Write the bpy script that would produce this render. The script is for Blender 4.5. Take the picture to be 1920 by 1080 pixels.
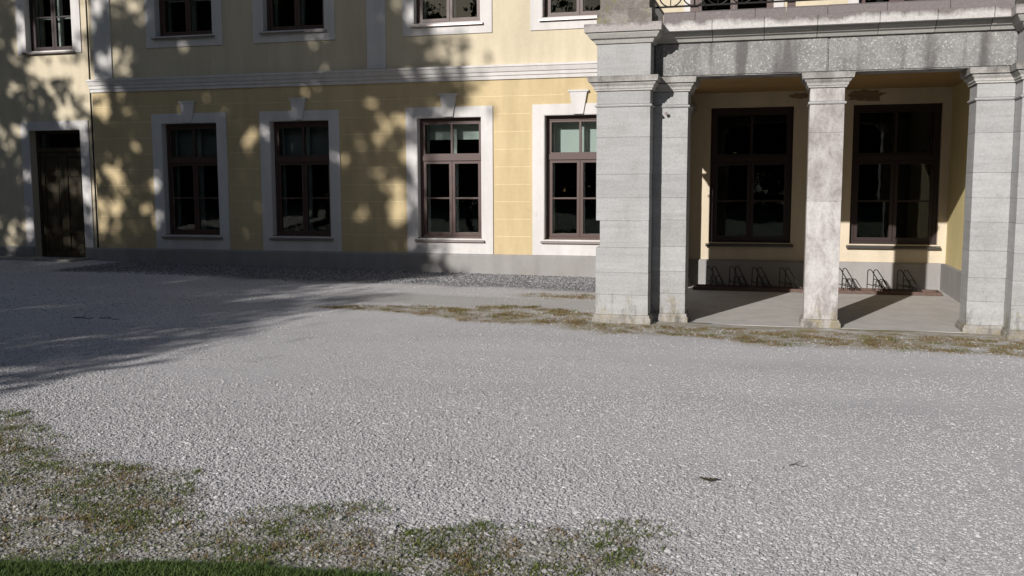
import bpy, bmesh, math, random
import numpy as np
from mathutils import Matrix, Vector, Euler

for o in list(bpy.data.objects):
    bpy.data.objects.remove(o)
S = bpy.context.scene
COL = S.collection
random.seed(7)
RNG = np.random.default_rng(11)
R = math.radians

# ------------------------------------------------------------------ camera
CAM_H = 1.6
YAW, PITCH, ROLL = R(15.26), R(6.17), R(0.163)
cy, sy = math.cos(YAW), math.sin(YAW)
fwd = Vector((-sy * math.cos(PITCH), cy * math.cos(PITCH), -math.sin(PITCH)))
rgt = Vector((cy, sy, 0))
dwn = fwd.cross(rgt)
r2 = rgt * math.cos(ROLL) + dwn * math.sin(ROLL)
d2 = -rgt * math.sin(ROLL) + dwn * math.cos(ROLL)
cam_data = bpy.data.cameras.new('camera')
cam_data.sensor_width = 36.0
cam_data.lens = 1800.0 / 1920.0 * 36.0
cam_data.clip_start = 0.05
cam_data.clip_end = 2000
cam = bpy.data.objects.new('camera', cam_data)
COL.objects.link(cam)
cam.matrix_world = Matrix(((r2.x, -d2.x, -fwd.x, 0), (r2.y, -d2.y, -fwd.y, 0),
                           (r2.z, -d2.z, -fwd.z, CAM_H), (0, 0, 0, 1)))
S.camera = cam

# ------------------------------------------------------------------ light
SX, SZ = 0.35, 0.407                       # sun travel per metre of depth: right, down
SUN_DIR = Vector((SX, 1.0, -SZ)).normalized()
ELEV = math.asin(-SUN_DIR.z)
AZ = math.atan2(-SUN_DIR.x, -SUN_DIR.y)    # compass angle of the sun from +Y towards +X
world = bpy.data.worlds.new('World')
S.world = world
world.use_nodes = True
wn = world.node_tree.nodes
wl = world.node_tree.links
sky = wn.new('ShaderNodeTexSky')
sky.sky_type = 'NISHITA'
sky.sun_disc = False
sky.sun_elevation = ELEV
sky.sun_rotation = AZ
wl.new(sky.outputs['Color'], wn['Background'].inputs['Color'])
wn['Background'].inputs['Strength'].default_value = 0.056
sun = bpy.data.lights.new('sun', 'SUN')
sun.energy = 5.0
sun.angle = R(0.53)
sun.color = (1.0, 0.96, 0.91)
sun_o = bpy.data.objects.new('sun', sun)
COL.objects.link(sun_o)
sun_o.location = (-10, -30, 20)
sun_o.rotation_euler = SUN_DIR.to_track_quat('-Z', 'Y').to_euler()

S.view_settings.view_transform = 'Standard'
S.view_settings.look = 'None'
S.view_settings.exposure = 0.12
S.view_settings.gamma = 1.0
S.render.engine = 'CYCLES'

# ------------------------------------------------------------------ materials
def new_mat(name):
    m = bpy.data.materials.new(name)
    m.use_nodes = True
    nt = m.node_tree
    b = nt.nodes['Principled BSDF']
    return m, nt, b

def nd(nt, t, **kw):
    n = nt.nodes.new(t)
    for k, v in kw.items():
        if k in n.inputs:
            n.inputs[k].default_value = v
        else:
            setattr(n, k, v)
    return n

def coords(nt, scale=(1, 1, 1), world=True):
    if world:
        g = nt.nodes.new('ShaderNodeNewGeometry')
        out = g.outputs['Position']
    else:
        out = nt.nodes.new('ShaderNodeTexCoord').outputs['Object']
    mp = nt.nodes.new('ShaderNodeMapping')
    mp.inputs['Scale'].default_value = scale
    nt.links.new(out, mp.inputs['Vector'])
    return mp.outputs['Vector']

def noise(nt, scale, detail=4, rough=0.6, vs=(1, 1, 1), dist=0.0):
    n = nd(nt, 'ShaderNodeTexNoise')
    n.inputs['Scale'].default_value = scale
    n.inputs['Detail'].default_value = detail
    n.inputs['Roughness'].default_value = rough
    n.inputs['Distortion'].default_value = dist
    nt.links.new(coords(nt, vs), n.inputs['Vector'])
    return n.outputs['Fac']

def ramp(nt, fac, stops):
    r = nt.nodes.new('ShaderNodeValToRGB')
    el = r.color_ramp.elements
    while len(el) < len(stops):
        el.new(0.5)
    for e, (p, c) in zip(el, stops):
        e.position = p
        e.color = (c, c, c, 1) if not isinstance(c, tuple) else (*c, 1)
    nt.links.new(fac, r.inputs['Fac'])
    return r.outputs['Color']

def mix(nt, fac, a, b, mode='MIX'):
    m = nt.nodes.new('ShaderNodeMix')
    m.data_type = 'RGBA'
    m.blend_type = mode
    for sock, v in ((m.inputs[0], fac), (m.inputs[6], a), (m.inputs[7], b)):
        if isinstance(v, (int, float)):
            sock.default_value = v
        elif isinstance(v, tuple):
            sock.default_value = (*v, 1)
        else:
            nt.links.new(v, sock)
    return m.outputs[2]

def bump(nt, b, h, strength, dist=0.01):
    n = nt.nodes.new('ShaderNodeBump')
    n.inputs['Strength'].default_value = strength
    n.inputs['Distance'].default_value = dist
    nt.links.new(h, n.inputs['Height'])
    nt.links.new(n.outputs['Normal'], b.inputs['Normal'])
    return n

def plaster(name, c, dirt=(0.5, 0.47, 0.42), amt=0.25, rough=0.9):
    m, nt, b = new_mat(name)
    n1 = noise(nt, 1.1, 6, 0.65)
    f = ramp(nt, n1, [(0.42, 0.0), (0.75, 1.0)])
    c2 = tuple(c[i] * dirt[i] * 1.6 for i in range(3))
    mm = nt.nodes.new('ShaderNodeMath'); mm.operation = 'MULTIPLY'
    nt.links.new(f, mm.inputs[0]); mm.inputs[1].default_value = amt
    col = mix(nt, mm.outputs[0], c, c2)
    n2 = noise(nt, 14, 5, 0.7)
    col = mix(nt, 0.10, col, ramp(nt, n2, [(0.3, 0.35), (0.7, 1.0)]), 'MULTIPLY')
    n3 = noise(nt, 3.0, 5, 0.6, (1.2, 1.2, 0.18))
    col = mix(nt, 0.22, col, ramp(nt, n3, [(0.35, 0.4), (0.6, 1.0)]), 'MULTIPLY')
    col = mix(nt, ramp(nt, noise(nt, 2.3, 9, 0.8), [(0.62, 0.0), (0.72, 0.35)]), col, tuple(q * 0.55 for q in c))
    nt.links.new(col, b.inputs['Base Color'])
    b.inputs['Roughness'].default_value = rough
    b.inputs['Specular IOR Level'].default_value = 0.2
    bump(nt, b, noise(nt, 60, 4, 0.7), 0.25, 0.004)
    return m

def stone(name, c, stain=(0.22, 0.20, 0.19), amt=0.5, scale=2.2, streak=True, rnd=0.12, lo=0.48, hi=0.7,
          bed=True, bedamt=0.42, foot=True):
    m, nt, b = new_mat(name)
    oi = nt.nodes.new('ShaderNodeObjectInfo')
    v = nt.nodes.new('ShaderNodeMapRange')
    v.inputs['To Min'].default_value = 1 - rnd
    v.inputs['To Max'].default_value = 1 + rnd * 0.6
    nt.links.new(oi.outputs['Random'], v.inputs['Value'])
    col = mix(nt, 1.0, c, v.outputs[0], 'MULTIPLY')
    if bed:
        n = noise(nt, 3.2, 6, 0.65, (0.5, 0.5, 5.0), 0.4)
        col = mix(nt, bedamt, col, ramp(nt, n, [(0.3, 0.55), (0.62, 1.1)]), 'MULTIPLY')
    n = noise(nt, scale, 8, 0.72, (1, 1, 0.55 if streak else 1), 0.3)
    f = ramp(nt, n, [(lo, 0.0), (hi, 1.0)])
    mm = nt.nodes.new('ShaderNodeMath'); mm.operation = 'MULTIPLY'
    nt.links.new(f, mm.inputs[0]); mm.inputs[1].default_value = amt
    col = mix(nt, mm.outputs[0], col, stain)
    if foot:
        g = nt.nodes.new('ShaderNodeNewGeometry')
        sp_ = nt.nodes.new('ShaderNodeSeparateXYZ')
        nt.links.new(g.outputs['Position'], sp_.inputs[0])
        mr = nt.nodes.new('ShaderNodeMapRange')
        mr.inputs['From Min'].default_value = 0.55; mr.inputs['From Max'].default_value = 0.0
        mr.inputs['To Max'].default_value = 0.22
        nt.links.new(sp_.outputs['Z'], mr.inputs['Value'])
        ad = nt.nodes.new('ShaderNodeMath'); ad.operation = 'ADD'
        nt.links.new(noise(nt, 5.0, 8, 0.75, (1.6, 1.6, 0.45)), ad.inputs[0]); nt.links.new(mr.outputs[0], ad.inputs[1])
        ff = ramp(nt, ad.outputs[0], [(0.64, 0.0), (0.80, 0.85)])
        col = mix(nt, ff, col, ramp(nt, noise(nt, 6, 4, 0.6), [(0.45, (0.10, 0.095, 0.085)), (0.6, (0.24, 0.20, 0.11))]))
    n = noise(nt, 45, 5, 0.75)
    col = mix(nt, 0.35, col, ramp(nt, n, [(0.32, 0.45), (0.6, 1.08)]), 'MULTIPLY')
    nt.links.new(col, b.inputs['Base Color'])
    b.inputs['Roughness'].default_value = 0.92
    b.inputs['Specular IOR Level'].default_value = 0.2
    h = mix(nt, 0.5, noise(nt, 30, 6, 0.7), noise(nt, 6, 5, 0.6))
    bump(nt, b, h, 0.55, 0.012)
    return m

def weathered(name, c, dark, z0, z1):
    """stone whose upper edge carries dark lichen with a ragged lower border"""
    m, nt, b = new_mat(name)
    g = nt.nodes.new('ShaderNodeNewGeometry')
    sp = nt.nodes.new('ShaderNodeSeparateXYZ')
    nt.links.new(g.outputs['Position'], sp.inputs[0])
    mr = nt.nodes.new('ShaderNodeMapRange')
    mr.inputs['From Min'].default_value = z0
    mr.inputs['From Max'].default_value = z1
    nt.links.new(sp.outputs['Z'], mr.inputs['Value'])
    n = noise(nt, 4.0, 7, 0.7, (1, 1, 0.5))
    ad = nt.nodes.new('ShaderNodeMath'); ad.operation = 'MULTIPLY_ADD'
    nt.links.new(n, ad.inputs[0]); ad.inputs[1].default_value = 2.2
    nt.links.new(mr.outputs[0], ad.inputs[2])
    sb = nt.nodes.new('ShaderNodeMath'); sb.operation = 'SUBTRACT'
    nt.links.new(ad.outputs[0], sb.inputs[0]); sb.inputs[1].default_value = 1.1
    f = ramp(nt, sb.outputs[0], [(0.25, 0.0), (0.75, 0.9)])
    oi = nt.nodes.new('ShaderNodeObjectInfo')
    v = nt.nodes.new('ShaderNodeMapRange')
    v.inputs['To Min'].default_value = 0.88; v.inputs['To Max'].default_value = 1.08
    nt.links.new(oi.outputs['Random'], v.inputs['Value'])
    col = mix(nt, f, mix(nt, 1.0, c, v.outputs[0], 'MULTIPLY'), dark)
    n2 = noise(nt, 40, 5, 0.75)
    col = mix(nt, 0.4, col, ramp(nt, n2, [(0.32, 0.45), (0.6, 1.1)]), 'MULTIPLY')
    nt.links.new(col, b.inputs['Base Color'])
    b.inputs['Roughness'].default_value = 0.95
    b.inputs['Specular IOR Level'].default_value = 0.15
    bump(nt, b, noise(nt, 28, 6, 0.7), 0.6, 0.012)
    return m

def simple(name, c, rough=0.6, spec=0.4, metal=0.0, var=0.15, nscale=20):
    m, nt, b = new_mat(name)
    col = mix(nt, var, c, ramp(nt, noise(nt, nscale, 5, 0.7), [(0.3, 0.3), (0.7, 1.15)]), 'MULTIPLY')
    nt.links.new(col, b.inputs['Base Color'])
    b.inputs['Roughness'].default_value = rough
    b.inputs['Specular IOR Level'].default_value = spec
    b.inputs['Metallic'].default_value = metal
    bump(nt, b, noise(nt, nscale * 4, 3, 0.6), 0.15, 0.002)
    return m

M = {}
M['yellow'] = plaster('yellow_plaster', (0.55, 0.44, 0.262), amt=0.35)
M['cream'] = plaster('cream_plaster', (0.575, 0.505, 0.375), amt=0.2)
M['porchwall'] = plaster('porch_cream_plaster', (0.59, 0.51, 0.395), amt=0.3)
M['white'] = plaster('white_trim_plaster', (0.61, 0.59, 0.58), amt=0.2)
M['plinth'] = plaster('grey_plinth_render', (0.30, 0.29, 0.285), amt=0.5)
M['litporchyellow'] = plaster('lit_porch_yellow_plaster', (0.62, 0.52, 0.27), amt=0.2)  # yellow plaster lightened to make up for grazing sun on the side wall
M['ochre'] = plaster('ochre_ceiling', (0.34, 0.22, 0.10), amt=0.5)
M['line'] = plaster('pale_joint_paint', (0.70, 0.58, 0.36), amt=0.2)
M['stone'] = stone('grey_limestone', (0.365, 0.366, 0.368), amt=0.55, lo=0.49, hi=0.75, rnd=0.09, bedamt=0.3)
M['stone_col'] = stone('stained_limestone', (0.45, 0.435, 0.43), stain=(0.17, 0.135, 0.13), amt=0.62, scale=5.0,
                       lo=0.43, hi=0.62, bed=False)
M['base'] = stone('base_stone', (0.36, 0.34, 0.32), stain=(0.12, 0.11, 0.09), amt=0.6, scale=5, lo=0.45, hi=0.65)
M['cap'] = weathered('capital_stone', (0.42, 0.41, 0.395), (0.16, 0.15, 0.14), 2.60, 2.95)
M['corona'] = weathered('corona_stone', (0.52, 0.50, 0.49), (0.15, 0.13, 0.13), 3.31, 3.43)
M['bed'] = stone('bed_mould_stone', (0.40, 0.39, 0.37), amt=0.3, lo=0.5, hi=0.8)
M['blocking'] = weathered('blocking_stone', (0.40, 0.37, 0.36), (0.15, 0.13, 0.13), 3.32, 3.42)
M['slab'] = plaster('porch_concrete', (0.50, 0.48, 0.46), amt=0.25)
M['brown'] = simple('brown_frame_paint', (0.068, 0.036, 0.031), 0.45, 0.4)
M['shadedbrown'] = simple('shaded_brown_frame_paint', (0.022, 0.010, 0.009), 0.45, 0.4)  # brown paint darkened so frames and inner frames carry their shade
M['innerwhite'] = simple('white_inner_frame_paint', (0.55, 0.54, 0.51), 0.5, 0.3)
M['sill'] = simple('sunlit_brown_metal_sill', (0.30, 0.26, 0.25), 0.3, 0.6, 0.7)  # brown metal lightened in place of the sun's glint
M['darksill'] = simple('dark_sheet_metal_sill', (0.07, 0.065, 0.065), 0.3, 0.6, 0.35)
M['room'] = simple('unlit_room_wall', (0.035, 0.03, 0.027), 0.9, 0.1)  # near-black wall colour carries the darkness of the unlit interior
M['blind'] = simple('pale_roller_blind', (0.64, 0.655, 0.63), 0.9, 0.1, var=0.05)
M['shaded_blind'] = simple('grey_shaded_blind', (0.30, 0.30, 0.30), 0.9, 0.1, var=0.05)  # blind fabric with tree shade put into its colour
M['doorwood'] = simple('dark_brown_door_wood', (0.05, 0.036, 0.017), 0.5, 0.35, var=0.5, nscale=9)
M['iron'] = simple('black_iron', (0.02, 0.018, 0.018), 0.5, 0.5, 0.3)
M['rackpaint'] = simple('black_rack_paint', (0.012, 0.011, 0.011), 0.45, 0.5)
M['rail'] = simple('brown_rack_timber', (0.13, 0.085, 0.07), 0.75, 0.25, var=0.5)
M['roof'] = simple('brown_roof_sheet', (0.10, 0.05, 0.04), 0.6, 0.4)
M['bark'] = simple('tree_bark', (0.09, 0.07, 0.055), 0.95, 0.1, var=0.7, nscale=8)
M['patch'] = stone('bare_plaster_patch', (0.26, 0.18, 0.11), stain=(0.14, 0.10, 0.07), amt=0.7, scale=9, rnd=0)
M['leafdry'] = simple('dry_leaf', (0.11, 0.095, 0.05), 0.8, 0.2, var=0.6, nscale=60)
M['twig'] = simple('dark_twig', (0.05, 0.04, 0.03), 0.9, 0.1)
M['cornerline'] = simple('dark_corner_line', (0.03, 0.025, 0.02), 0.6, 0.3)  # colour of the corner joint and its shadow edge

# frieze beam: speckled rough-pointed stone with run-off streaks
m, nt, b = new_mat('rough_pointed_stone')
vor = nt.nodes.new('ShaderNodeTexVoronoi'); vor.inputs['Scale'].default_value = 34
nt.links.new(coords(nt), vor.inputs['Vector'])
sp1 = ramp(nt, vor.outputs['Distance'], [(0.10, 1.0), (0.40, 0.0)])
n1 = noise(nt, 48, 4, 0.8)
sp2 = ramp(nt, n1, [(0.50, 0.0), (0.60, 1.0)])
n0 = noise(nt, 3.0, 6, 0.6)
basec = ramp(nt, n0, [(0.3, (0.15, 0.147, 0.147)), (0.7, (0.255, 0.252, 0.248))])
spk = mix(nt, 1.0, sp1, sp2, 'MULTIPLY')
col = mix(nt, ramp(nt, n1, [(0.45, 0.0), (0.75, 0.85)]), basec, (0.40, 0.395, 0.385))
col = mix(nt, spk, col, (0.62, 0.61, 0.60))
stk = noise(nt, 2.6, 3, 0.5, (1.4, 1.4, 0.12))
col = mix(nt, ramp(nt, stk, [(0.53, 0.0), (0.63, 0.8)]), col, (0.085, 0.077, 0.077))
nt.links.new(col, b.inputs['Base Color'])
b.inputs['Roughness'].default_value = 0.95
bump(nt, b, mix(nt, 0.5, n1, noise(nt, 25, 5, 0.7)), 0.9, 0.02)
M['beam'] = m

# mossy pedestal
m, nt, b = new_mat('mossy_stone')
n = noise(nt, 3.5, 7, 0.7)
col = ramp(nt, n, [(0.35, (0.30, 0.29, 0.27)), (0.52, (0.17, 0.155, 0.14)), (0.7, (0.12, 0.11, 0.10))])
col = mix(nt, ramp(nt, noise(nt, 4.6, 6, 0.75, (1, 1, 0.5)), [(0.55, 0.0), (0.66, 0.8)]), col, (0.21, 0.19, 0.045))
n2 = noise(nt, 40, 5, 0.75)
col = mix(nt, 0.4, col, ramp(nt, n2, [(0.32, 0.45), (0.6, 1.1)]), 'MULTIPLY')
nt.links.new(col, b.inputs['Base Color']); b.inputs['Roughness'].default_value = 0.95
bump(nt, b, n2, 0.6, 0.01)
M['moss'] = m

# window glass
m, nt, b = new_mat('window_glass')
nt.nodes.remove(b)
tr = nt.nodes.new('ShaderNodeBsdfTransparent'); tr.inputs['Color'].default_value = (0.80, 0.84, 0.83, 1)
gl = nt.nodes.new('ShaderNodeBsdfGlossy'); gl.inputs['Roughness'].default_value = 0.01
fr = nt.nodes.new('ShaderNodeFresnel'); fr.inputs['IOR'].default_value = 1.45
bp = nt.nodes.new('ShaderNodeBump'); bp.inputs['Strength'].default_value = 0.03; bp.inputs['Distance'].default_value = 0.02
nt.links.new(noise(nt, 4.0, 2, 0.5), bp.inputs['Height'])
nt.links.new(bp.outputs['Normal'], gl.inputs['Normal'])
ms = nt.nodes.new('ShaderNodeMixShader')
nt.links.new(fr.outputs[0], ms.inputs[0]); nt.links.new(tr.outputs[0], ms.inputs[1]); nt.links.new(gl.outputs[0], ms.inputs[2])
nt.links.new(ms.outputs[0], nt.nodes['Material Output'].inputs['Surface'])
M['glass'] = m

def foliage(name, c1, c2, trans=0.35, island=True):
    m, nt, b = new_mat(name)
    g = nt.nodes.new('ShaderNodeNewGeometry')
    r = g.outputs['Random Per Island']
    col = ramp(nt, r, [(0.0, c1), (1.0, c2)])
    nt.links.new(col, b.inputs['Base Color'])
    b.inputs['Roughness'].default_value = 0.6
    b.inputs['Specular IOR Level'].default_value = 0.3
    t = nt.nodes.new('ShaderNodeBsdfTranslucent')
    nt.links.new(col, t.inputs['Color'])
    ms = nt.nodes.new('ShaderNodeMixShader'); ms.inputs[0].default_value = trans
    nt.links.new(b.outputs[0], ms.inputs[1]); nt.links.new(t.outputs[0], ms.inputs[2])
    nt.links.new(ms.outputs[0], nt.nodes['Material Output'].inputs['Surface'])
    return m
M['leaf'] = foliage('tree_leaves', (0.035, 0.07, 0.018), (0.075, 0.12, 0.03))
M['leafdark'] = foliage('dark_tree_leaves', (0.025, 0.05, 0.018), (0.05, 0.085, 0.03))
M['grass'] = foliage('lawn_grass', (0.06, 0.105, 0.025), (0.17, 0.235, 0.075), 0.4)
M['weed'] = foliage('weed_blades', (0.06, 0.10, 0.018), (0.18, 0.20, 0.055), 0.3)
M['dry'] = foliage('dry_grass_blades', (0.16, 0.105, 0.05), (0.27, 0.20, 0.09), 0.3)

# gravel stones (colour differs stone by stone)
def gravel_mat(name, lo, hi):
    m, nt, b = new_mat(name)
    oi = nt.nodes.new('ShaderNodeObjectInfo')
    col = ramp(nt, oi.outputs['Random'], [(0.0, lo), (0.55, tuple((a + c) / 2 for a, c in zip(lo, hi))), (0.93, hi), (1.0, tuple(min(1, c * 1.25) for c in hi))])
    col = mix(nt, 0.25, col, ramp(nt, noise(nt, 120, 4, 0.7), [(0.3, 0.5), (0.65, 1.1)]), 'MULTIPLY')
    nt.links.new(col, b.inputs['Base Color'])
    b.inputs['Roughness'].default_value = 0.9
    b.inputs['Specular IOR Level'].default_value = 0.2
    return m
M['gravel'] = gravel_mat('limestone_gravel', (0.30, 0.288, 0.295), (0.47, 0.458, 0.465))
M['gravelcoarse'] = gravel_mat('mixed_edge_gravel', (0.18, 0.17, 0.16), (0.36, 0.345, 0.33))
M['graveldark'] = gravel_mat('grey_border_gravel', (0.10, 0.10, 0.106), (0.36, 0.355, 0.365))

# ground sheet
m, nt, b = new_mat('gravel_ground')
at = nt.nodes.new('ShaderNodeVertexColor'); at.layer_name = 'zones'
sp = nt.nodes.new('ShaderNodeSeparateColor')
nt.links.new(at.outputs['Color'], sp.inputs[0])
vor = nt.nodes.new('ShaderNodeTexVoronoi'); vor.inputs['Scale'].default_value = 75
nt.links.new(coords(nt), vor.inputs['Vector'])
cellc = nt.nodes.new('ShaderNodeSeparateColor'); nt.links.new(vor.outputs['Color'], cellc.inputs[0])
grav = ramp(nt, cellc.outputs[0], [(0.0, (0.45, 0.435, 0.44)), (0.5, (0.53, 0.513, 0.52)), (1.0, (0.60, 0.583, 0.59))])
fine = ramp(nt, noise(nt, 160, 4, 0.8), [(0.3, (0.40, 0.39, 0.395)), (0.7, (0.56, 0.545, 0.55))])
col = mix(nt, ramp(nt, noise(nt, 0.9, 5, 0.6), [(0.35, 0.25), (0.65, 0.85)]), grav, fine)
col = mix(nt, 0.6, col, ramp(nt, noise(nt, 0.45, 6, 0.65, (0.5, 1.8, 1)), [(0.3, 0.80), (0.65, 1.04)]), 'MULTIPLY')
# grey soil of the border along the wall
col = mix(nt, at.outputs['Alpha'], col, (0.18, 0.177, 0.185))
# compact strip
col = mix(nt, sp.outputs[2], col, (0.41, 0.395, 0.38))
# weedy edge: soil and moss between the stones
soil = ramp(nt, noise(nt, 5.5, 6, 0.7), [(0.34, (0.17, 0.115, 0.065)), (0.5, (0.16, 0.145, 0.075)), (0.66, (0.11, 0.125, 0.04))])
soil = mix(nt, 0.55, soil, ramp(nt, cellc.outputs[1], [(0.2, 0.4), (0.9, 1.9)]), 'MULTIPLY')
nw = ramp(nt, noise(nt, 7, 6, 0.75), [(0.36, 0.25), (0.6, 1.0)])
wf = mix(nt, 1.0, nw, sp.outputs[0], 'MULTIPLY')
col = mix(nt, wf, col, soil)
# dry brown dirt by the portico
dirt = ramp(nt, noise(nt, 6, 6, 0.7), [(0.34, (0.25, 0.17, 0.08)), (0.52, (0.23, 0.20, 0.095)), (0.68, (0.33, 0.31, 0.28))])
dirt = mix(nt, 0.5, dirt, ramp(nt, noise(nt, 90, 4, 0.8), [(0.3, 0.4), (0.7, 1.4)]), 'MULTIPLY')
nw = ramp(nt, noise(nt, 2.2, 6, 0.75, (1, 1.8, 1)), [(0.34, 0.0), (0.60, 1.0)])
col = mix(nt, mix(nt, 1.0, nw, sp.outputs[1], 'MULTIPLY'), col, dirt)
nt.links.new(col, b.inputs['Base Color'])
b.inputs['Roughness'].default_value = 0.95
b.inputs['Specular IOR Level'].default_value = 0.15
hm = mix(nt, 0.5, ramp(nt, vor.outputs['Distance'], [(0.0, 1.0), (0.6, 0.0)]), noise(nt, 60, 5, 0.8))
bump(nt, b, hm, 0.55, 0.008)
M['ground'] = m

m, nt, b = new_mat('lawn_soil')
col = ramp(nt, noise(nt, 1.3, 6, 0.65), [(0.35, (0.035, 0.075, 0.018)), (0.65, (0.075, 0.13, 0.03))])
col = mix(nt, 0.5, col, ramp(nt, noise(nt, 50, 4, 0.8), [(0.3, 0.4), (0.7, 1.3)]), 'MULTIPLY')
nt.links.new(col, b.inputs['Base Color']); b.inputs['Roughness'].default_value = 0.95
bump(nt, b, noise(nt, 70, 4, 0.8), 1.0, 0.03)
M['lawn'] = m

# ------------------------------------------------------------------ helpers
WLOC = {}
MESHES = {}

def tag(o, label=None, cat=None, group=None, kind=None):
    if label: o['label'] = label
    if cat: o['category'] = cat
    if group: o['group'] = group
    if kind: o['kind'] = kind
    return o

def link(o, parent, loc):
    loc = Vector(loc)
    WLOC[o.name] = loc
    COL.objects.link(o)
    if parent is not None:
        o.parent = parent
        o.location = loc - WLOC[parent.name]
    else:
        o.location = loc
    return o

def thing(name, loc, label, cat, group=None):
    o = bpy.data.objects.new(name, None)
    o.empty_display_size = 0.2
    link(o, None, loc)
    return tag(o, label, cat, group)

def bm_mesh(bm, name, mat):
    me = bpy.data.meshes.new(name)
    bm.normal_update()
    bm.to_mesh(me); bm.free()
    me.materials.append(M[mat])
    return me

def put(name, bm, mat, parent=None, smooth=False):
    """bm is in world coordinates; the object's origin goes to the base of its box"""
    xs = [v.co for v in bm.verts]
    lo = Vector((min(c.x for c in xs), min(c.y for c in xs), min(c.z for c in xs)))
    hi = Vector((max(c.x for c in xs), max(c.y for c in xs), max(c.z for c in xs)))
    org = Vector(((lo.x + hi.x) / 2, (lo.y + hi.y) / 2, lo.z))
    bmesh.ops.translate(bm, verts=bm.verts, vec=-org)
    me = bm_mesh(bm, name, mat)
    if smooth:
        for p in me.polygons: p.use_smooth = True
    o = bpy.data.objects.new(name, me)
    return link(o, parent, org)

def add_box(bm, x0, x1, y0, y1, z0, z1):
    vs = [bm.verts.new(c) for c in ((x0, y0, z0), (x1, y0, z0), (x1, y1, z0), (x0, y1, z0),
                                    (x0, y0, z1), (x1, y0, z1), (x1, y1, z1), (x0, y1, z1))]
    for f in ((0, 3, 2, 1), (4, 5, 6, 7), (0, 1, 5, 4), (1, 2, 6, 5), (2, 3, 7, 6), (3, 0, 4, 7)):
        bm.faces.new([vs[i] for i in f])
    return vs

def box(name, x0, x1, y0, y1, z0, z1, mat, parent=None, bevel=0.0):
    key = (round(x1 - x0, 4), round(y1 - y0, 4), round(z1 - z0, 4), mat, bevel)
    if key not in MESHES:
        bm = bmesh.new()
        hx, hy = (x1 - x0) / 2, (y1 - y0) / 2
        add_box(bm, -hx, hx, -hy, hy, 0, z1 - z0)
        if bevel:
            bmesh.ops.bevel(bm, geom=bm.edges[:], offset=bevel, segments=1, affect='EDGES')
        MESHES[key] = bm_mesh(bm, name, mat)
    o = bpy.data.objects.new(name, MESHES[key])
    if name == 'pane':      # old glass never sits quite true in its rebate
        o.rotation_euler = (random.uniform(-0.007, 0.007), 0, random.uniform(-0.006, 0.006))
    return link(o, parent, ((x0 + x1) / 2, (y0 + y1) / 2, z0))

def rough_block(name, x0, x1, y0, y1, z0, z1, mat, parent, bevel=0.008, jit=0.004):
    """a dressed stone with slightly worn, uneven arrises"""
    bm = bmesh.new()
    add_box(bm, x0, x1, y0, y1, z0, z1)
    for v in bm.verts:
        v.co += Vector((random.uniform(-jit, jit), random.uniform(-jit, jit), 0))
    bmesh.ops.bevel(bm, geom=bm.edges[:], offset=bevel, segments=1, affect='EDGES')
    return put(name, bm, mat, parent)

def moulding(name, x0, x1, y0, y1, prof, mat, parent):
    """a rectangular block whose four sides follow prof = [(z, offset)]"""
    bm = bmesh.new()
    rings = []
    for z, o in prof:
        rings.append([bm.verts.new(c) for c in ((x0 - o, y0 - o, z), (x1 + o, y0 - o, z), (x1 + o, y1 + o, z), (x0 - o, y1 + o, z))])
    for a, c in zip(rings, rings[1:]):
        for i in range(4):
            j = (i + 1) % 4
            bm.faces.new((a[i], a[j], c[j], c[i]))
    bm.faces.new(rings[0][::-1]); bm.faces.new(rings[-1])
    return put(name, bm, mat, parent)

def profile_x(name, x0, x1, prof, mat, parent, yback, ml=0.0, mr=0.0):
    """a straight run along X with front profile prof = [(z, y)]; ml/mr mitre the ends outward"""
    bm = bmesh.new()
    ybase = max(y for z, y in prof)
    a, c = [], []
    for z, y in prof:
        d = ybase - y
        a.append(bm.verts.new((x0 - ml * d, y, z)))
        c.append(bm.verts.new((x1 + mr * d, y, z)))
    a.append(bm.verts.new((x0, yback, prof[-1][0]))); c.append(bm.verts.new((x1, yback, prof[-1][0])))
    a.append(bm.verts.new((x0, yback, prof[0][0]))); c.append(bm.verts.new((x1, yback, prof[0][0])))
    n = len(a)
    for i in range(n):
        j = (i + 1) % n
        bm.faces.new((a[i], c[i], c[j], a[j]))
    bm.faces.new(a); bm.faces.new(c[::-1])
    bmesh.ops.recalc_face_normals(bm, faces=bm.faces)
    return put(name, bm, mat, parent)

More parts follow.
